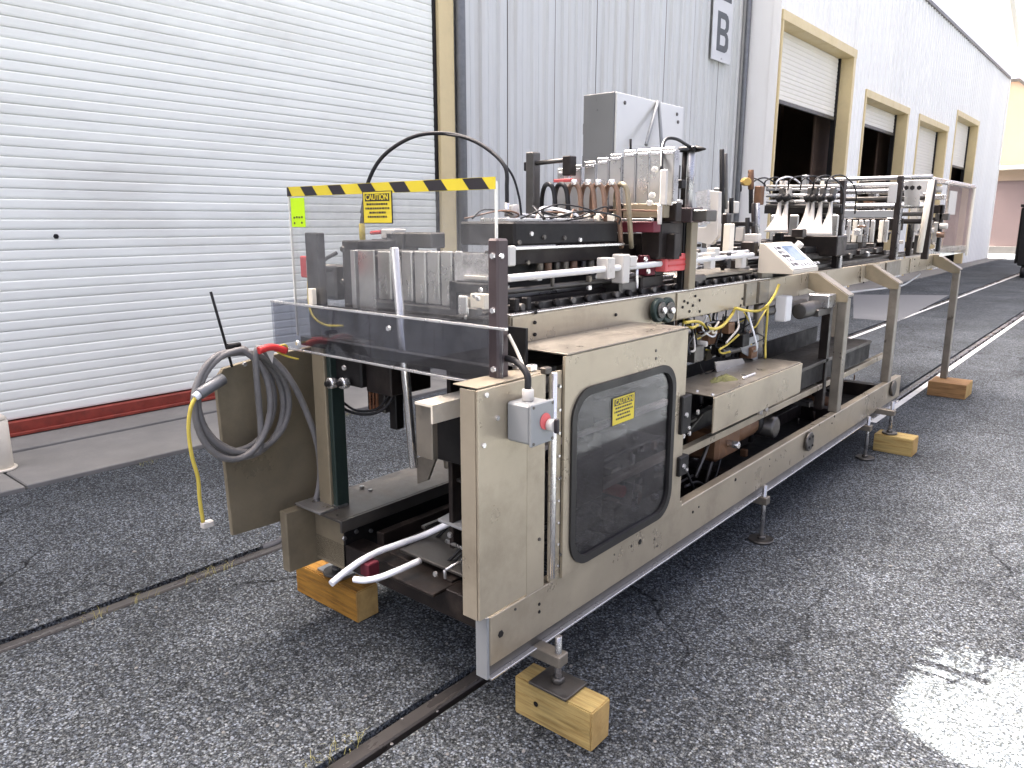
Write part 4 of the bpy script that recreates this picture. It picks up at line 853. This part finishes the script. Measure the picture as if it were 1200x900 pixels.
B('bed_cover', M, taupe2, -1.9, -1.66, 3.4, 4.0, 1.33, 1.345, 0.002)
# ---- operator panel on the beam
q0, q1, q2, q3 = ax(918,321,-1.45), ax(958,316,-1.45), az(940,281,1.50), az(894,284,1.50)
yn, yf = 4.02, 4.41
body = [(-1.45, 1.325), (-1.45, 1.345), (-1.62, 1.485), (-1.645, 1.485), (-1.645, 1.325)]
hm = PR('operator_panel', M, mat('console_paint', (0.44, 0.40, 0.33), 0.45, 0, 0.06), [(x, yn, z) for x, z in body], (0, yf-yn, 0), 0.003)
hm['label'] = 'sloping cream operator console with grey screen and keypad'
nrm = Vector((0.14, 0, 0.17)).normalized(); ed = Vector((-0.17, 0, 0.14))
def onslope(t, y, h): b_ = Vector((-1.45, 0, 1.345)) + ed*t + nrm*h; return Vector((b_.x, y, b_.z))
def slopebox(nm, par, mt_, t0, t1, y0, y1, h0, h1): return PR(nm, par, mt_, [onslope(t0, y0, h0), onslope(t0, y1, h0), onslope(t1, y1, h0), onslope(t1, y0, h0)], nrm*(h1-h0))
fp = slopebox('face_plate', hm, whitep, 0.03, 0.97, yn+.012, yf-.012, 0.001, 0.005)
slopebox('screen', hm, lcd, 0.30, 0.84, yn+.16, yf-.06, 0.005, 0.007)
for i in range(5): slopebox('key', hm, (signg, greyp, blackv)[i % 3], 0.14+.15*i, 0.22+.15*i, yn+.045, yn+.075, 0.005, 0.010); slopebox('key', hm, (blackv, greyp)[i % 2], 0.14+.15*i, 0.22+.15*i, yn+.095, yn+.13, 0.005, 0.009)
for i in range(6): slopebox('key', hm, greyp, 0.10, 0.18, yn+.17+.05*i, yn+.20+.05*i, 0.005, 0.009)
CY('beacon_button', hm, white, onslope(.8, yf+.02, -.02), onslope(.8, yf+.02, .03), 0.022, 14)
B('panel_stand', M, taupe2, -1.69, -1.63, 4.05, 4.2, 1.296, 1.324, 0.002)
# hanging junction box, conduit and column in the bay
jb = B('junction_box', M, whitep, -1.565, -1.50, *sorted((ax(916,350,-1.53).y, ax(929,350,-1.50).y)), 1.06, 1.20, 0.006)
CY('conduit', M, taupe2, (-1.60, 3.97, 0.87), (-1.60, 3.97, 1.16), 0.03, 16)
CY('conduit_cap', M, dsteel, (-1.60, 3.97, 0.868), (-1.60, 3.97, 0.93), 0.034, 16)
# wiring loom under the beam
def loom(pts, mt_, r_, X=-1.55): T('wire', M, mt_, [ax(a, b, X+random.uniform(-.02, .02)) for a, b in pts], r_, 6, 5)
loom([(803,378),(818,377),(832,385),(845,383),(857,370),(862,360)], ycab, 0.0075)
loom([(862,361),(875,364),(890,364),(900,357),(908,345),(913,333)], ycab, 0.0075)
loom([(900,358),(899,375),(897,400),(897,420)], ycab, 0.006)
loom([(872,366),(878,376),(884,384),(892,372),(899,361)], ycab, 0.004)
loom([(864,362),(865,376),(865,385),(855,397),(851,402)], white, 0.005)
loom([(810,380),(813,395),(814,410),(809,412)], white, 0.005)
loom([(805,383),(812,384),(818,381)], ycab, 0.006)
loom([(866,392),(852,404),(843,410),(846,414),(856,412)], ycab, 0.005)
loom([(808,378),(812,392),(806,405),(808,416)], rubber, 0.006)
for k in range(14):
    a = random.uniform(803, 890); b = random.uniform(376, 400)
    loom([(a, b), (a+random.uniform(-8, 15), b+random.uniform(5, 18)), (a+random.uniform(-12, 25), b+random.uniform(8, 25))], random.choice([rubber, rubber, bronze, cream, ycab]), random.uniform(.003, .006), random.uniform(-1.75, -1.52))
for k in range(22):
    q = ax(random.uniform(804, 880), random.uniform(378, 416), random.uniform(-1.8, -1.55)); s = random.uniform(.015, .045)
    B('valve_body', M, random.choice([dark, black, dsteel, black, gearm, olive, bright]), q.x-s, q.x+s, q.y-s, q.y+s*1.3, q.z-s, q.z+s*.8, 0.003)
B('valve_rail', M, dsteel, -1.78, -1.76, 2.7, 4.2, 0.98, 1.04, 0.002)
B('inner_bulkhead', M, black, -2.0, -1.99, 2.7, 3.75, 0.8, 1.16, 0.001)
for p4, m_ in ((((866,402),(888,392),(893,400),(888,425),(870,413)), greyp), (((838,424),(870,420),(875,428),(840,436)), plate_m)):
    PR('bent_flap', M, m_, [ax(a, b, -1.58) for a, b in p4], (-0.006, 0, 0))
CY('air_cylinder', M, dsteel, ax(845,413,-1.6), ax(885,405,-1.6), 0.018, 14); CY('air_cylinder', M, bright, ax(885,405,-1.6), ax(897,401,-1.6), 0.008, 12)
# ---- right-hand legs with sloped gusset arms
def leg(y, z0, arm=True, sub=None):
    L = B('support_leg', M, taupe2, RX-0.058, RX-0.002, y, y+0.075, z0, 1.15, 0.004)
    PR('gusset_arm', L, olive, [(-1.597, y-0.01, 1.292), (-1.545, y-0.01, 1.292), (RX+0.002, y-0.01, 1.168), (RX+0.002, y-0.01, 1.13), (RX-0.06, y-0.01, 1.13), (-1.597, y-0.01, 1.20)], (0, 0.012, 0))
    PR('gusset_top', L, taupe2, [(-1.597, y+0.0025, 1.294), (-1.545, y+0.0025, 1.294), (RX+0.003, y+0.0025, 1.172), (RX+0.003, y+0.0025, 1.160), (-1.547, y+0.0025, 1.282), (-1.597, y+0.0025, 1.282)], (0, 0.10, 0))
    return L
leg(4.70, 0.451); leg(5.86, 0.451); leg(8.02, 0.135)
for y, z0 in ((8.02, 0.0),): B('support_leg', M, taupe2, LX+0.03, LX+0.09, y, y+0.07, 0.0, 1.165, 0.003)
B('support_leg', M, dark, RX-0.15, RX-0.10, 4.72, 4.77, 0.45, 1.15, 0.003)
B('motor_mount', M, dsteel, *sorted((-1.58, -1.44)), 4.45, 4.66, 1.06, 1.10, 0.003); CY('drive_motor', M, dsteel, (-1.50, 4.3, 1.10), (-1.50, 4.62, 1.10), 0.045, 18); B('drive_motor_box', M, steel, -1.54, -1.42, 4.55, 4.68, 1.10, 1.18, 0.005)
CY('belt_tube', M, dsteel, (-1.58, 4.0, 1.12), (-1.58, 4.6, 1.12), 0.025, 14)
T('return_belt', M, whitep, [(-1.62, 5.0, 1.13), (-1.62, 5.6, 1.11), (-1.62, 6.8, 1.07), (-1.62, 7.2, 1.07), (-1.62, 7.7, 1.13)], 0.007, 8, 3)
# ---- far mechanism
for px, t_ in ((988, 211), (1056, 206)):
    q = ax(px, t_, -1.64); B('tower_post', M, dark, -1.66, -1.62, q.y-.03, q.y+.03, 1.294, q.z, 0.004)
    B('tower_post', M, steel, -1.618, -1.605, q.y-.02, q.y+.02, 1.294, q.z-.25, 0.002)
NF = 7.0; xl_, xr_ = -2.38, -1.46
for x in (xl_, xr_): 
    for y in (NF, 8.7): B('cage_post', M, dark, x-0.025, x+0.025, y, y+0.05, 1.294, 1.93, 0.003)
for z_, yy, r_, m_ in ((1.955,NF,.018,steel),(1.90,NF+.05,.022,bright),(1.85,NF,.02,steel),(1.79,NF+.08,.018,dsteel),(1.73,NF,.024,bright),(1.66,NF+.06,.016,dsteel),(1.60,NF+.02,.02,dark)):
    CY('cross_shaft', M, m_, (xl_, yy, z_), (xr_, yy, z_), r_, 12)
B('cross_plate', M, greyp, -2.15, -1.62, 6.75, 6.78, 1.63, 1.69, 0.003); B('cross_plate', M, dark, -2.2, -1.6, 6.8, 6.83, 1.53, 1.625, 0.003)
B('cross_plate', M, plate_m, *sorted((ay(1042,220,6.6).x, ay(1052,220,6.6).x)), 6.58, 6.6, ay(1045,238,6.6).z, ay(1045,215,6.6).z, 0.003)
B('cage_side_bar', M, bright, xr_-.02, xr_+.02, NF, 8.75, 1.91, 1.95, 0.004); B('cage_side_bar', M, dark, xl_-.02, xl_+.02, NF, 8.75, 1.91, 1.95, 0.004)
B('cage_side_bar', M, steel, xr_-.02, xr_+.02, NF+.05, 8.7, 1.33, 1.37, 0.003)
pn = [(a, b) for a, b in ((1060,212),(1088,211),(1088,226),(1078,226),(1078,242),(1060,240))]
PR('gear_plate', M, plate_m, [ay(a, b, 6.95) for a, b in pn], (0, -0.012, 0), 0.001)
for px in (1062, 1069, 1077): bolt(M, ay(px, 220, 6.935), 'y', 0.02, black)
CY('diagonal_bar', M, cream, ay(1092, 211, 6.8), ay(1077, 296, 6.8), 0.024, 4)
for a, b, t_, bt, m_ in ((1068,1076,242,272,white),(1082,1088,226,262,plate_m),(1095,1108,228,234,bright),(1090,1105,240,250,dark),(1096,1112,250,258,dsteel),(1088,1092,258,290,bright),(1094,1100,260,285,plate_m),(1102,1106,240,295,black),(1064,1070,262,300,dark),(1072,1080,275,298,dsteel),(1060,1066,225,236,black),(1066,1074,226,240,black)):
    B('cage_block', M, m_, *sorted((ay(a,t_,7.3).x, ay(b,t_,7.3).x)), 7.3, 7.36, ay(a,bt,7.3).z, ay(a,t_,7.3).z, 0.005)
for p in ((1095,222),(1101,265),(1098,275),(1085,270)): q = ay(*p, 7.2); CY('cage_roller', M, random.choice([white, bronze, steel]), q, q+Vector((.06, 0, 0)), 0.025, 12)
# far clear door
cg = B('far_guard', M, acryl, xr_+.022, xr_+.028, 7.45, 8.72, 1.30, 1.91, 0)
B('guard_edge', cg, cream, xr_+.018, xr_+.034, 8.66, 8.72, 1.27, 1.92, 0.003); B('guard_edge', cg, bright, xr_+.018, xr_+.034, 7.45, 8.72, 1.912, 1.935, 0.003)
B('guard_tag', cg, white, xr_+.03, xr_+.034, 7.55, 7.85, 1.66, 1.86, 0.001)
# upright plates under the far bars
for i, px in enumerate((992, 999, 1006, 1013, 1020, 1030, 1036)):
    Y = 6.2; B('finger_plate', M, (plate_m, cream, plate_m, steel)[i % 4], *sorted((ay(px,265,Y).x, ay(px+5,265,Y).x)), Y, Y+0.02, ay(px,284,Y).z, ay(px,258,Y).z, 0.004)
for i in range(5): B('slide_bar', M, (dsteel, dark, steel)[i % 3], -2.2, -1.66, 5.7+i*0.22, 5.75+i*0.22, 1.34+.02*(i % 2), 1.375+.02*(i % 2), 0.003)
for i in range(6): B('slide_bar', M, (dark, dsteel)[i % 2], -1.72-.1*i, -1.68-.1*i, 4.5, 6.6, 1.36+.015*i, 1.40+.015*i, 0.003)
B('slide_carriage', M, black, -2.3, -1.7, 4.9, 6.0, 1.40, 1.44, 0.004)
B('tower_plate', M, dsteel, -2.1, -1.75, 6.3, 6.4, 1.33, 1.5, 0.004)
# white scoops
def scoop(px, ty, by, Y):
    # curved funnel paddle: narrow neck above, flared lip below
    bm = bmesh.new(); n_, rows = 7, 9; G = []
    for side in (0, 1):
        for j in range(rows):
            t = j/(rows-1); wd = 4.2+17*t**2.4; cx = px-9*t**1.9; yy = ty+(by-ty)*t; row = []
            for i in range(n_):
                s_ = i/(n_-1)*2-1; q = ay(cx+wd*s_*0.5, yy, Y-0.10*t**2+0.02*abs(s_)*(1-t)+0.012*side); row.append(bm.verts.new(q))
            G.append(row)
    for side in (0, 1):
        for j in range(rows-1):
            for i in range(n_-1):
                a = G[side*rows+j]; b = G[side*rows+j+1]; f = bm.faces.new((a[i], a[i+1], b[i+1], b[i])); f.smooth = True
    for j in range(rows-1):
        for i in (0, n_-1): bm.faces.new((G[j][i], G[j+1][i], G[rows+j+1][i], G[rows+j][i]))
    for i in range(n_-1):
        for j in (0, rows-1): bm.faces.new((G[j][i], G[j][i+1], G[rows+j][i+1], G[rows+j][i]))
    o = finish('scoop', bm, white, M); return o
for px in (914, 922, 947, 953, 962, 974): scoop(px, 233, 272 if px < 930 else 276, 5.0)
for px in (914, 922, 947, 953, 962, 974):
    q = ay(px, 232, 5.0); CY('scoop_clamp', M, black, q-Vector((.02,0,.01)), q+Vector((.02,0,.01)), 0.022, 12); q = ay(px+2, 225, 5.02); B('scoop_arm', M, (bright, white, dsteel)[int(px) % 3], q.x-.015, q.x+.015, q.y-.01, q.y+.03, q.z-.03, q.z+.03, 0.005)
for yy, r_, m_ in ((229,.012,bright),(222,.010,steel),(236,.010,bright),(241,.012,dsteel),(218,.008,white)): CY('scoop_shaft', M, m_, ay(898,yy,5.05), ay(984,yy,5.05), r_, 12)
B('scoop_back', M, black, *sorted((ay(896,240,5.2).x, ay(986,240,5.2).x)), 5.2, 5.22, ay(940,250,5.2).z, ay(940,240,5.2).z, 0.002)
for a, b in ((903,912),(925,935),(975,982)): B('scoop_plate', M, plate_m, *sorted((ay(a,260,5.15).x, ay(b,260,5.15).x)), 5.15, 5.17, ay(a,282,5.15).z, ay(a,252,5.15).z, 0.004)
B('scoop_box', M, dark, *sorted((ay(905,278,5.1).x, ay(982,278,5.1).x)), 5.1, 5.3, 1.38, ay(940,276,5.1).z, 0.006)
B('scoop_post', M, greyp, *sorted((ay(939,210,5.1).x, ay(946,210,5.1).x)), 5.1, 5.14, ay(940,240,5.1).z, ay(940,205,5.1).z, 0.004)
for px, m_ in ((916, white), (921, white), (964, cream)): q = ay(px, 212, 5.1); CY('scoop_pin', M, m_, q-Vector((0,0,.05)), q, 0.012, 10)
# ---- levelling feet
def foot(x, y, z0, zt, pad=0.055, square=False):
    f_ = CY('levelling_foot', M, steel, (x, y, z0+.01), (x, y, zt), 0.0115, 14)
    if square: B('foot_pad', f_, dsteel, x-0.075, x+0.075, y-0.06, y+0.06, z0+.001, z0+0.011, 0.002)
    else: CY('foot_pad', f_, dsteel, (x, y, z0+.001), (x, y, z0+0.014), pad, 20)
    CY('foot_nut', f_, dsteel, (x, y, z0+.011), (x, y, z0+.03), 0.022, 6)
    B('foot_bracket', f_, taupe2, x-0.11, x+0.022, y-0.025, y+0.025, z0+.075 if square else zt-.10, z0+.115 if square else zt-.06, 0.003)
    return f_
foot(-1.285, 1.75, 0.137, 0.31, square=True)
foot(-1.345, 3.57, 0.0, 0.30, 0.062); foot(-1.36+.02, 5.36, 0.0, 0.30, 0.06); foot(-1.27, 5.66, 0.125, 0.36, 0.05)
foot(LX+0.02, 1.775, 0.137, 0.30, square=False); foot(LX+.02, 3.6, 0.0, 0.25); foot(LX+.02, 5.6, 0, .25)
B('foot_plate', M, steel, -2.56, -2.40, 1.735, 1.815, 0.1375, 0.150, 0.002)

# ================================================================== WOODEN BLOCKS
def block(x0, x1, y0, y1, h, mt_, label):
    bm = bmesh.new(); bmbox(bm, x0, x1, y0, y1, 0.0, h); bmesh.ops.bevel(bm, geom=bm.edges[:], offset=0.004, segments=2, affect='EDGES')
    for v in bm.verts: v.co += Vector((random.uniform(-.0012, .0012), random.uniform(-.0012, .0012), 0))
    o = finish('wood_block', bm, mt_, None); o.data.materials.append(endg)
    for f in o.data.polygons:
        if abs(f.normal.x) > 0.9: f.material_index = 1
    tag(o, label, 'wood block', 'wood blocks under the machine'); return o
b1 = block(-1.425, -1.119, 1.70, 1.802, 0.136, wood, 'pale yellow pine block under the square foot plate of the machine corner')
CY('knot', b1, black, ay(628, 825, 1.7005), ay(628, 825, 1.7005)-Vector((0, .0015, 0)), 0.009, 12)
b2 = block(-2.70, -2.275, 1.72, 1.83, 0.136, wood3, 'amber pine block under the deck end of the machine, below white tubes')
b3 = block(-1.355, -1.10, 5.60, 5.75, 0.124, wood, 'greenish yellow pine block under the far end of the base rail')
b4 = block(-1.47, -1.155, 7.80, 8.12, 0.134, wood2, 'brown pine block under the farthest slender leg')

# ================================================================== HOSE COIL ON THE SWING PANEL
HC = thing('conduit_coil', 'coiled grey flexible conduit hung over the olive swing panel', 'conduit', (-2.55, 1.6, 0.9))
pts = []
for k in range(0, 65):           # loosely hung loops of different size
    t = k/14.0; a = R(95+t*360); lp = int(t); w_ = math.sin(t*3.7)*5
    rx, ry, cx, cy = ((52, 64, 279, 474), (46, 57, 275, 470), (55, 60, 285, 470), (43, 64, 272, 475), (50, 58, 282, 470))[min(lp, 4)]
    pts.append(ax(cx+w_*.4+rx*math.cos(a), cy-w_*.4-ry*math.sin(a), -2.535+0.017*t+0.02*math.sin(t*2.3)))
pts += [ax(300,413,-2.45), ax(322,424,-2.445), ax(341,446,-2.44), ax(358,480,-2.44), ax(372,522,-2.44), ax(375,560,-2.44), ax(368,590,-2.45), ax(352,612,-2.47), ax(330,632,-2.50), ax(309,641,-2.54)]
T('hose', HC, hosem, pts, 0.0118, 10, 6, 0.035)
CY('connector', HC, galv, ax(262,443,-2.45), ax(233,462,-2.44), 0.021, 16)
CY('connector_tip', HC, ltube, ax(234,461,-2.44), ax(228,466,-2.44), 0.014, 12)
T('cord', HC, ycab, [ax(229,466,-2.44), ax(223,480,-2.44), ax(221,505,-2.44), ax(225,535,-2.44), ax(232,560,-2.44), ax(234,585,-2.44), ax(238,612,-2.44)], 0.007, 8)
q = ax(240, 615, -2.44); B('plug', HC, white, q.x-.012, q.x+.012, q.y-.012, q.y+.03, q.z-.012, q.z+.012, 0.004)
CY('probe_rod', HC, black, ax(247,342,-2.5), ax(272,430,-2.5), 0.005, 8); q = ax(274, 405, -2.48); CY('probe_knob', HC, black, q-Vector((0,.025,0)), q+Vector((0,.025,0)), 0.010, 10)
RT = thing('warning_tag', 'red and white tag tied with yellow wire beside the conduit coil', 'tag', tuple(ax(320,410,-2.45)))
T('strap', RT, red, [ax(303,411,-2.43), ax(318,407,-2.43), ax(335,411,-2.43)], 0.014, 8)
PR('paper', RT, white, [ax(a, b, -2.425) for a, b in ((311,411),(321,411),(319,426))], (0.002, 0, 0))
T('wire', RT, ycab, [ax(322,408,-2.43), ax(334,404,-2.43), ax(336,411,-2.43), ax(325,412,-2.43), ax(338,418,-2.43), ax(350,421,-2.42)], 0.004, 6)

# ================================================================== SMALL MACHINE DETAIL
rn = random.Random(21)
def clutter(nm, cnt, xr, yr, zr, smin, smax, mats):
    for k in range(cnt):
        x, y, z, sz = rn.uniform(*xr), rn.uniform(*yr), rn.uniform(*zr), rn.uniform(smin, smax); m_ = rn.choice(mats); kind = rn.random()
        if kind < 0.45: B(nm+'_bracket', M, m_, x-sz*rn.uniform(.3, 1), x+sz*rn.uniform(.3, 1), y-sz*rn.uniform(.2, 1), y+sz*rn.uniform(.2, 1.2), z-sz*rn.uniform(.3, 1), z+sz*rn.uniform(.3, .9), 0.003)
        elif kind < 0.65: CY(nm+'_pin', M, m_, (x, y, z-sz), (x, y, z+sz*1.2), sz*.28, 10)
        elif kind < 0.8: CY(nm+'_roller', M, m_, (x-sz, y, z), (x+sz, y, z), sz*.4, 12)
        elif kind < 0.9: CY(nm+'_shaft', M, m_, (x, y-sz*2, z), (x, y+sz*2, z), sz*.2, 10)
        else: bolt(M, (x, y, z), rn.choice('xyz'), sz*.5, bright, sz*.6)
mm = [dark, dark, black, black, dsteel, dsteel, steel, bright, taupe2, white, gearm]
clutter('feed', 46, (-2.25, -1.68), (2.05, 3.1), (1.34, 1.46), .012, .035, mm)
clutter('feed', 34, (-2.2, -1.66), (3.2, 4.4), (1.34, 1.5), .012, .04, mm)
clutter('head', 20, (-2.15, -1.62), (2.95, 3.3), (1.55, 1.78), .012, .035, mm)
clutter('cage', 60, (-2.3, -1.66), (4.7, 6.9), (1.36, 1.58), .015, .045, mm)
clutter('cage', 46, (-2.3, -1.52), (7.05, 8.5), (1.36, 1.86), .02, .06, mm)
clutter('base', 40, (-2.12, -1.5), (1.9, 2.7), (0.42, 0.78), .012, .045, [dark, black, black, dsteel, olive, taupe2, steel])
clutter('bay', 46, (-1.9, -1.5), (2.75, 4.0), (0.34, 0.66), .015, .05, [dark, black, black, dsteel, gearm, steel, bright])
clutter('bay', 40, (-1.9, -1.62), (2.75, 4.1), (0.9, 1.15), .012, .04, [dark, black, black, dsteel, steel, bright, white, bronze])
clutter('bay', 26, (-1.95, -1.5), (4.1, 5.8), (0.32, 0.6), .015, .05, [dark, black, dsteel, gearm])
for k in range(16):     # slack cables lying through the mechanisms
    x, y = rn.uniform(-2.2, -1.7), rn.uniform(2.1, 3.0); z = 1.61
    T('air_line', M, rn.choice([rubber, rubber, bronze, ltube]), [(x, y, z), (x+rn.uniform(-.1, .1), y+rn.uniform(.05, .15), z+rn.uniform(.01, .05)), (x+rn.uniform(-.15, .15), y+rn.uniform(.2, .3), z+rn.uniform(0, .03)), (x+rn.uniform(-.2, .2), y+rn.uniform(.3, .45), z-.02)], rn.uniform(.003, .006), 6, 5)
for k in range(14):
    x, y = rn.uniform(-1.9, -1.55), rn.uniform(2.8, 3.9); z = rn.uniform(.95, 1.15)
    T('air_line', M, rn.choice([rubber, rubber, ycab, ltube, bronze]), [(x, y, 1.16), (x+rn.uniform(-.06, .06), y+.05, z-.06), (x+rn.uniform(-.1, .1), y+rn.uniform(.1, .25), z-.1), (x+rn.uniform(-.1, .1), y+rn.uniform(.2, .4), z)], rn.uniform(.003, .006), 6, 5)
for k in range(12):
    x, y = rn.uniform(-2.1, -1.6), rn.uniform(1.75, 2.4)
    T('air_line', M, rubber, [(x, y, .40), (x+.06, y+.05, .47), (x+.12, y+.12, .44), (x+.1, y+.3, .42)], rn.uniform(.004, .007), 6, 5)
for k in range(8):
    x = -2.2+k*.08; T('air_line', M, rn.choice([rubber, ltube, rubber]), [(x, 5.0, 1.80), (x+.03, 4.95, 1.86), (x+.08, 5.05, 1.88), (x+.12, 5.2, 1.80), (x+.1, 5.3, 1.65)], .005, 6, 5)
# small lock on the roller door
q = ax(66, 277, WX+.012); bolt(RD, q, 'x', 0.02, black, 0.012, 'door_lock')
# dry grass tufts caught along the rail grooves
bm = bmesh.new()
for X_, yl in ((-3.14, (1.05, 1.25, 1.5, 1.62, 4.4)), (-1.72, (1.15, 1.22, 2.4)), (-5.0, (2.1, 3.0, 3.8))):
    for y0 in yl:
        for k in range(16):
            bx0, by0 = X_+rn.uniform(-.03, .03), y0+rn.uniform(-.06, .06); a = rn.uniform(0, 6.28); L_ = rn.uniform(.012, .04); wv = Vector((math.cos(a+1.57), math.sin(a+1.57), 0))*.0011
            p0 = Vector((bx0, by0, -.01)); p1 = p0+Vector((math.cos(a)*L_*.5, math.sin(a)*L_*.5, L_*.7+.01)); p2 = p1+Vector((math.cos(a)*L_*.7, math.sin(a)*L_*.7, L_*.1))
            v = [bm.verts.new(t) for t in (p0-wv, p0+wv, p1+wv*.7, p1-wv*.7)]; bm.faces.new(v); v2 = bm.verts.new(p2); bm.faces.new((v[3], v[2], v2))
gr = finish('dry_grass', bm, mat('dry_grass', (0.26, 0.24, 0.08), 0.8, 0, 0.3), None); gr['kind'] = 'stuff'; gr['label'] = 'dry grass tufts along the rail grooves'; gr['category'] = 'grass'
# loose pebbles and chips on the asphalt
bm = bmesh.new()
for k in range(200):
    px, py = rn.uniform(0, 1190), rn.uniform(560, 895); q = az(px, py, 0); s_ = rn.uniform(.0025, .0075)*(1.6 if rn.random() < .06 else 1)
    mt4 = Matrix.Translation(q+Vector((0, 0, s_*.4))) @ Matrix.Rotation(rn.uniform(0, 6), 4, 'Z') @ Matrix.Diagonal((s_*rn.uniform(.8, 1.6), s_, s_*.6, 1))
    bmesh.ops.create_icosphere(bm, subdivisions=1, radius=1, matrix=mt4)
pb_ = finish('loose_gravel', bm, mat('pebble', (0.15, 0.148, 0.14), 0.85, 0, 0.4, 30), None); pb_['kind'] = 'stuff'; pb_['label'] = 'loose pale gravel chips scattered on the asphalt'; pb_['category'] = 'gravel'
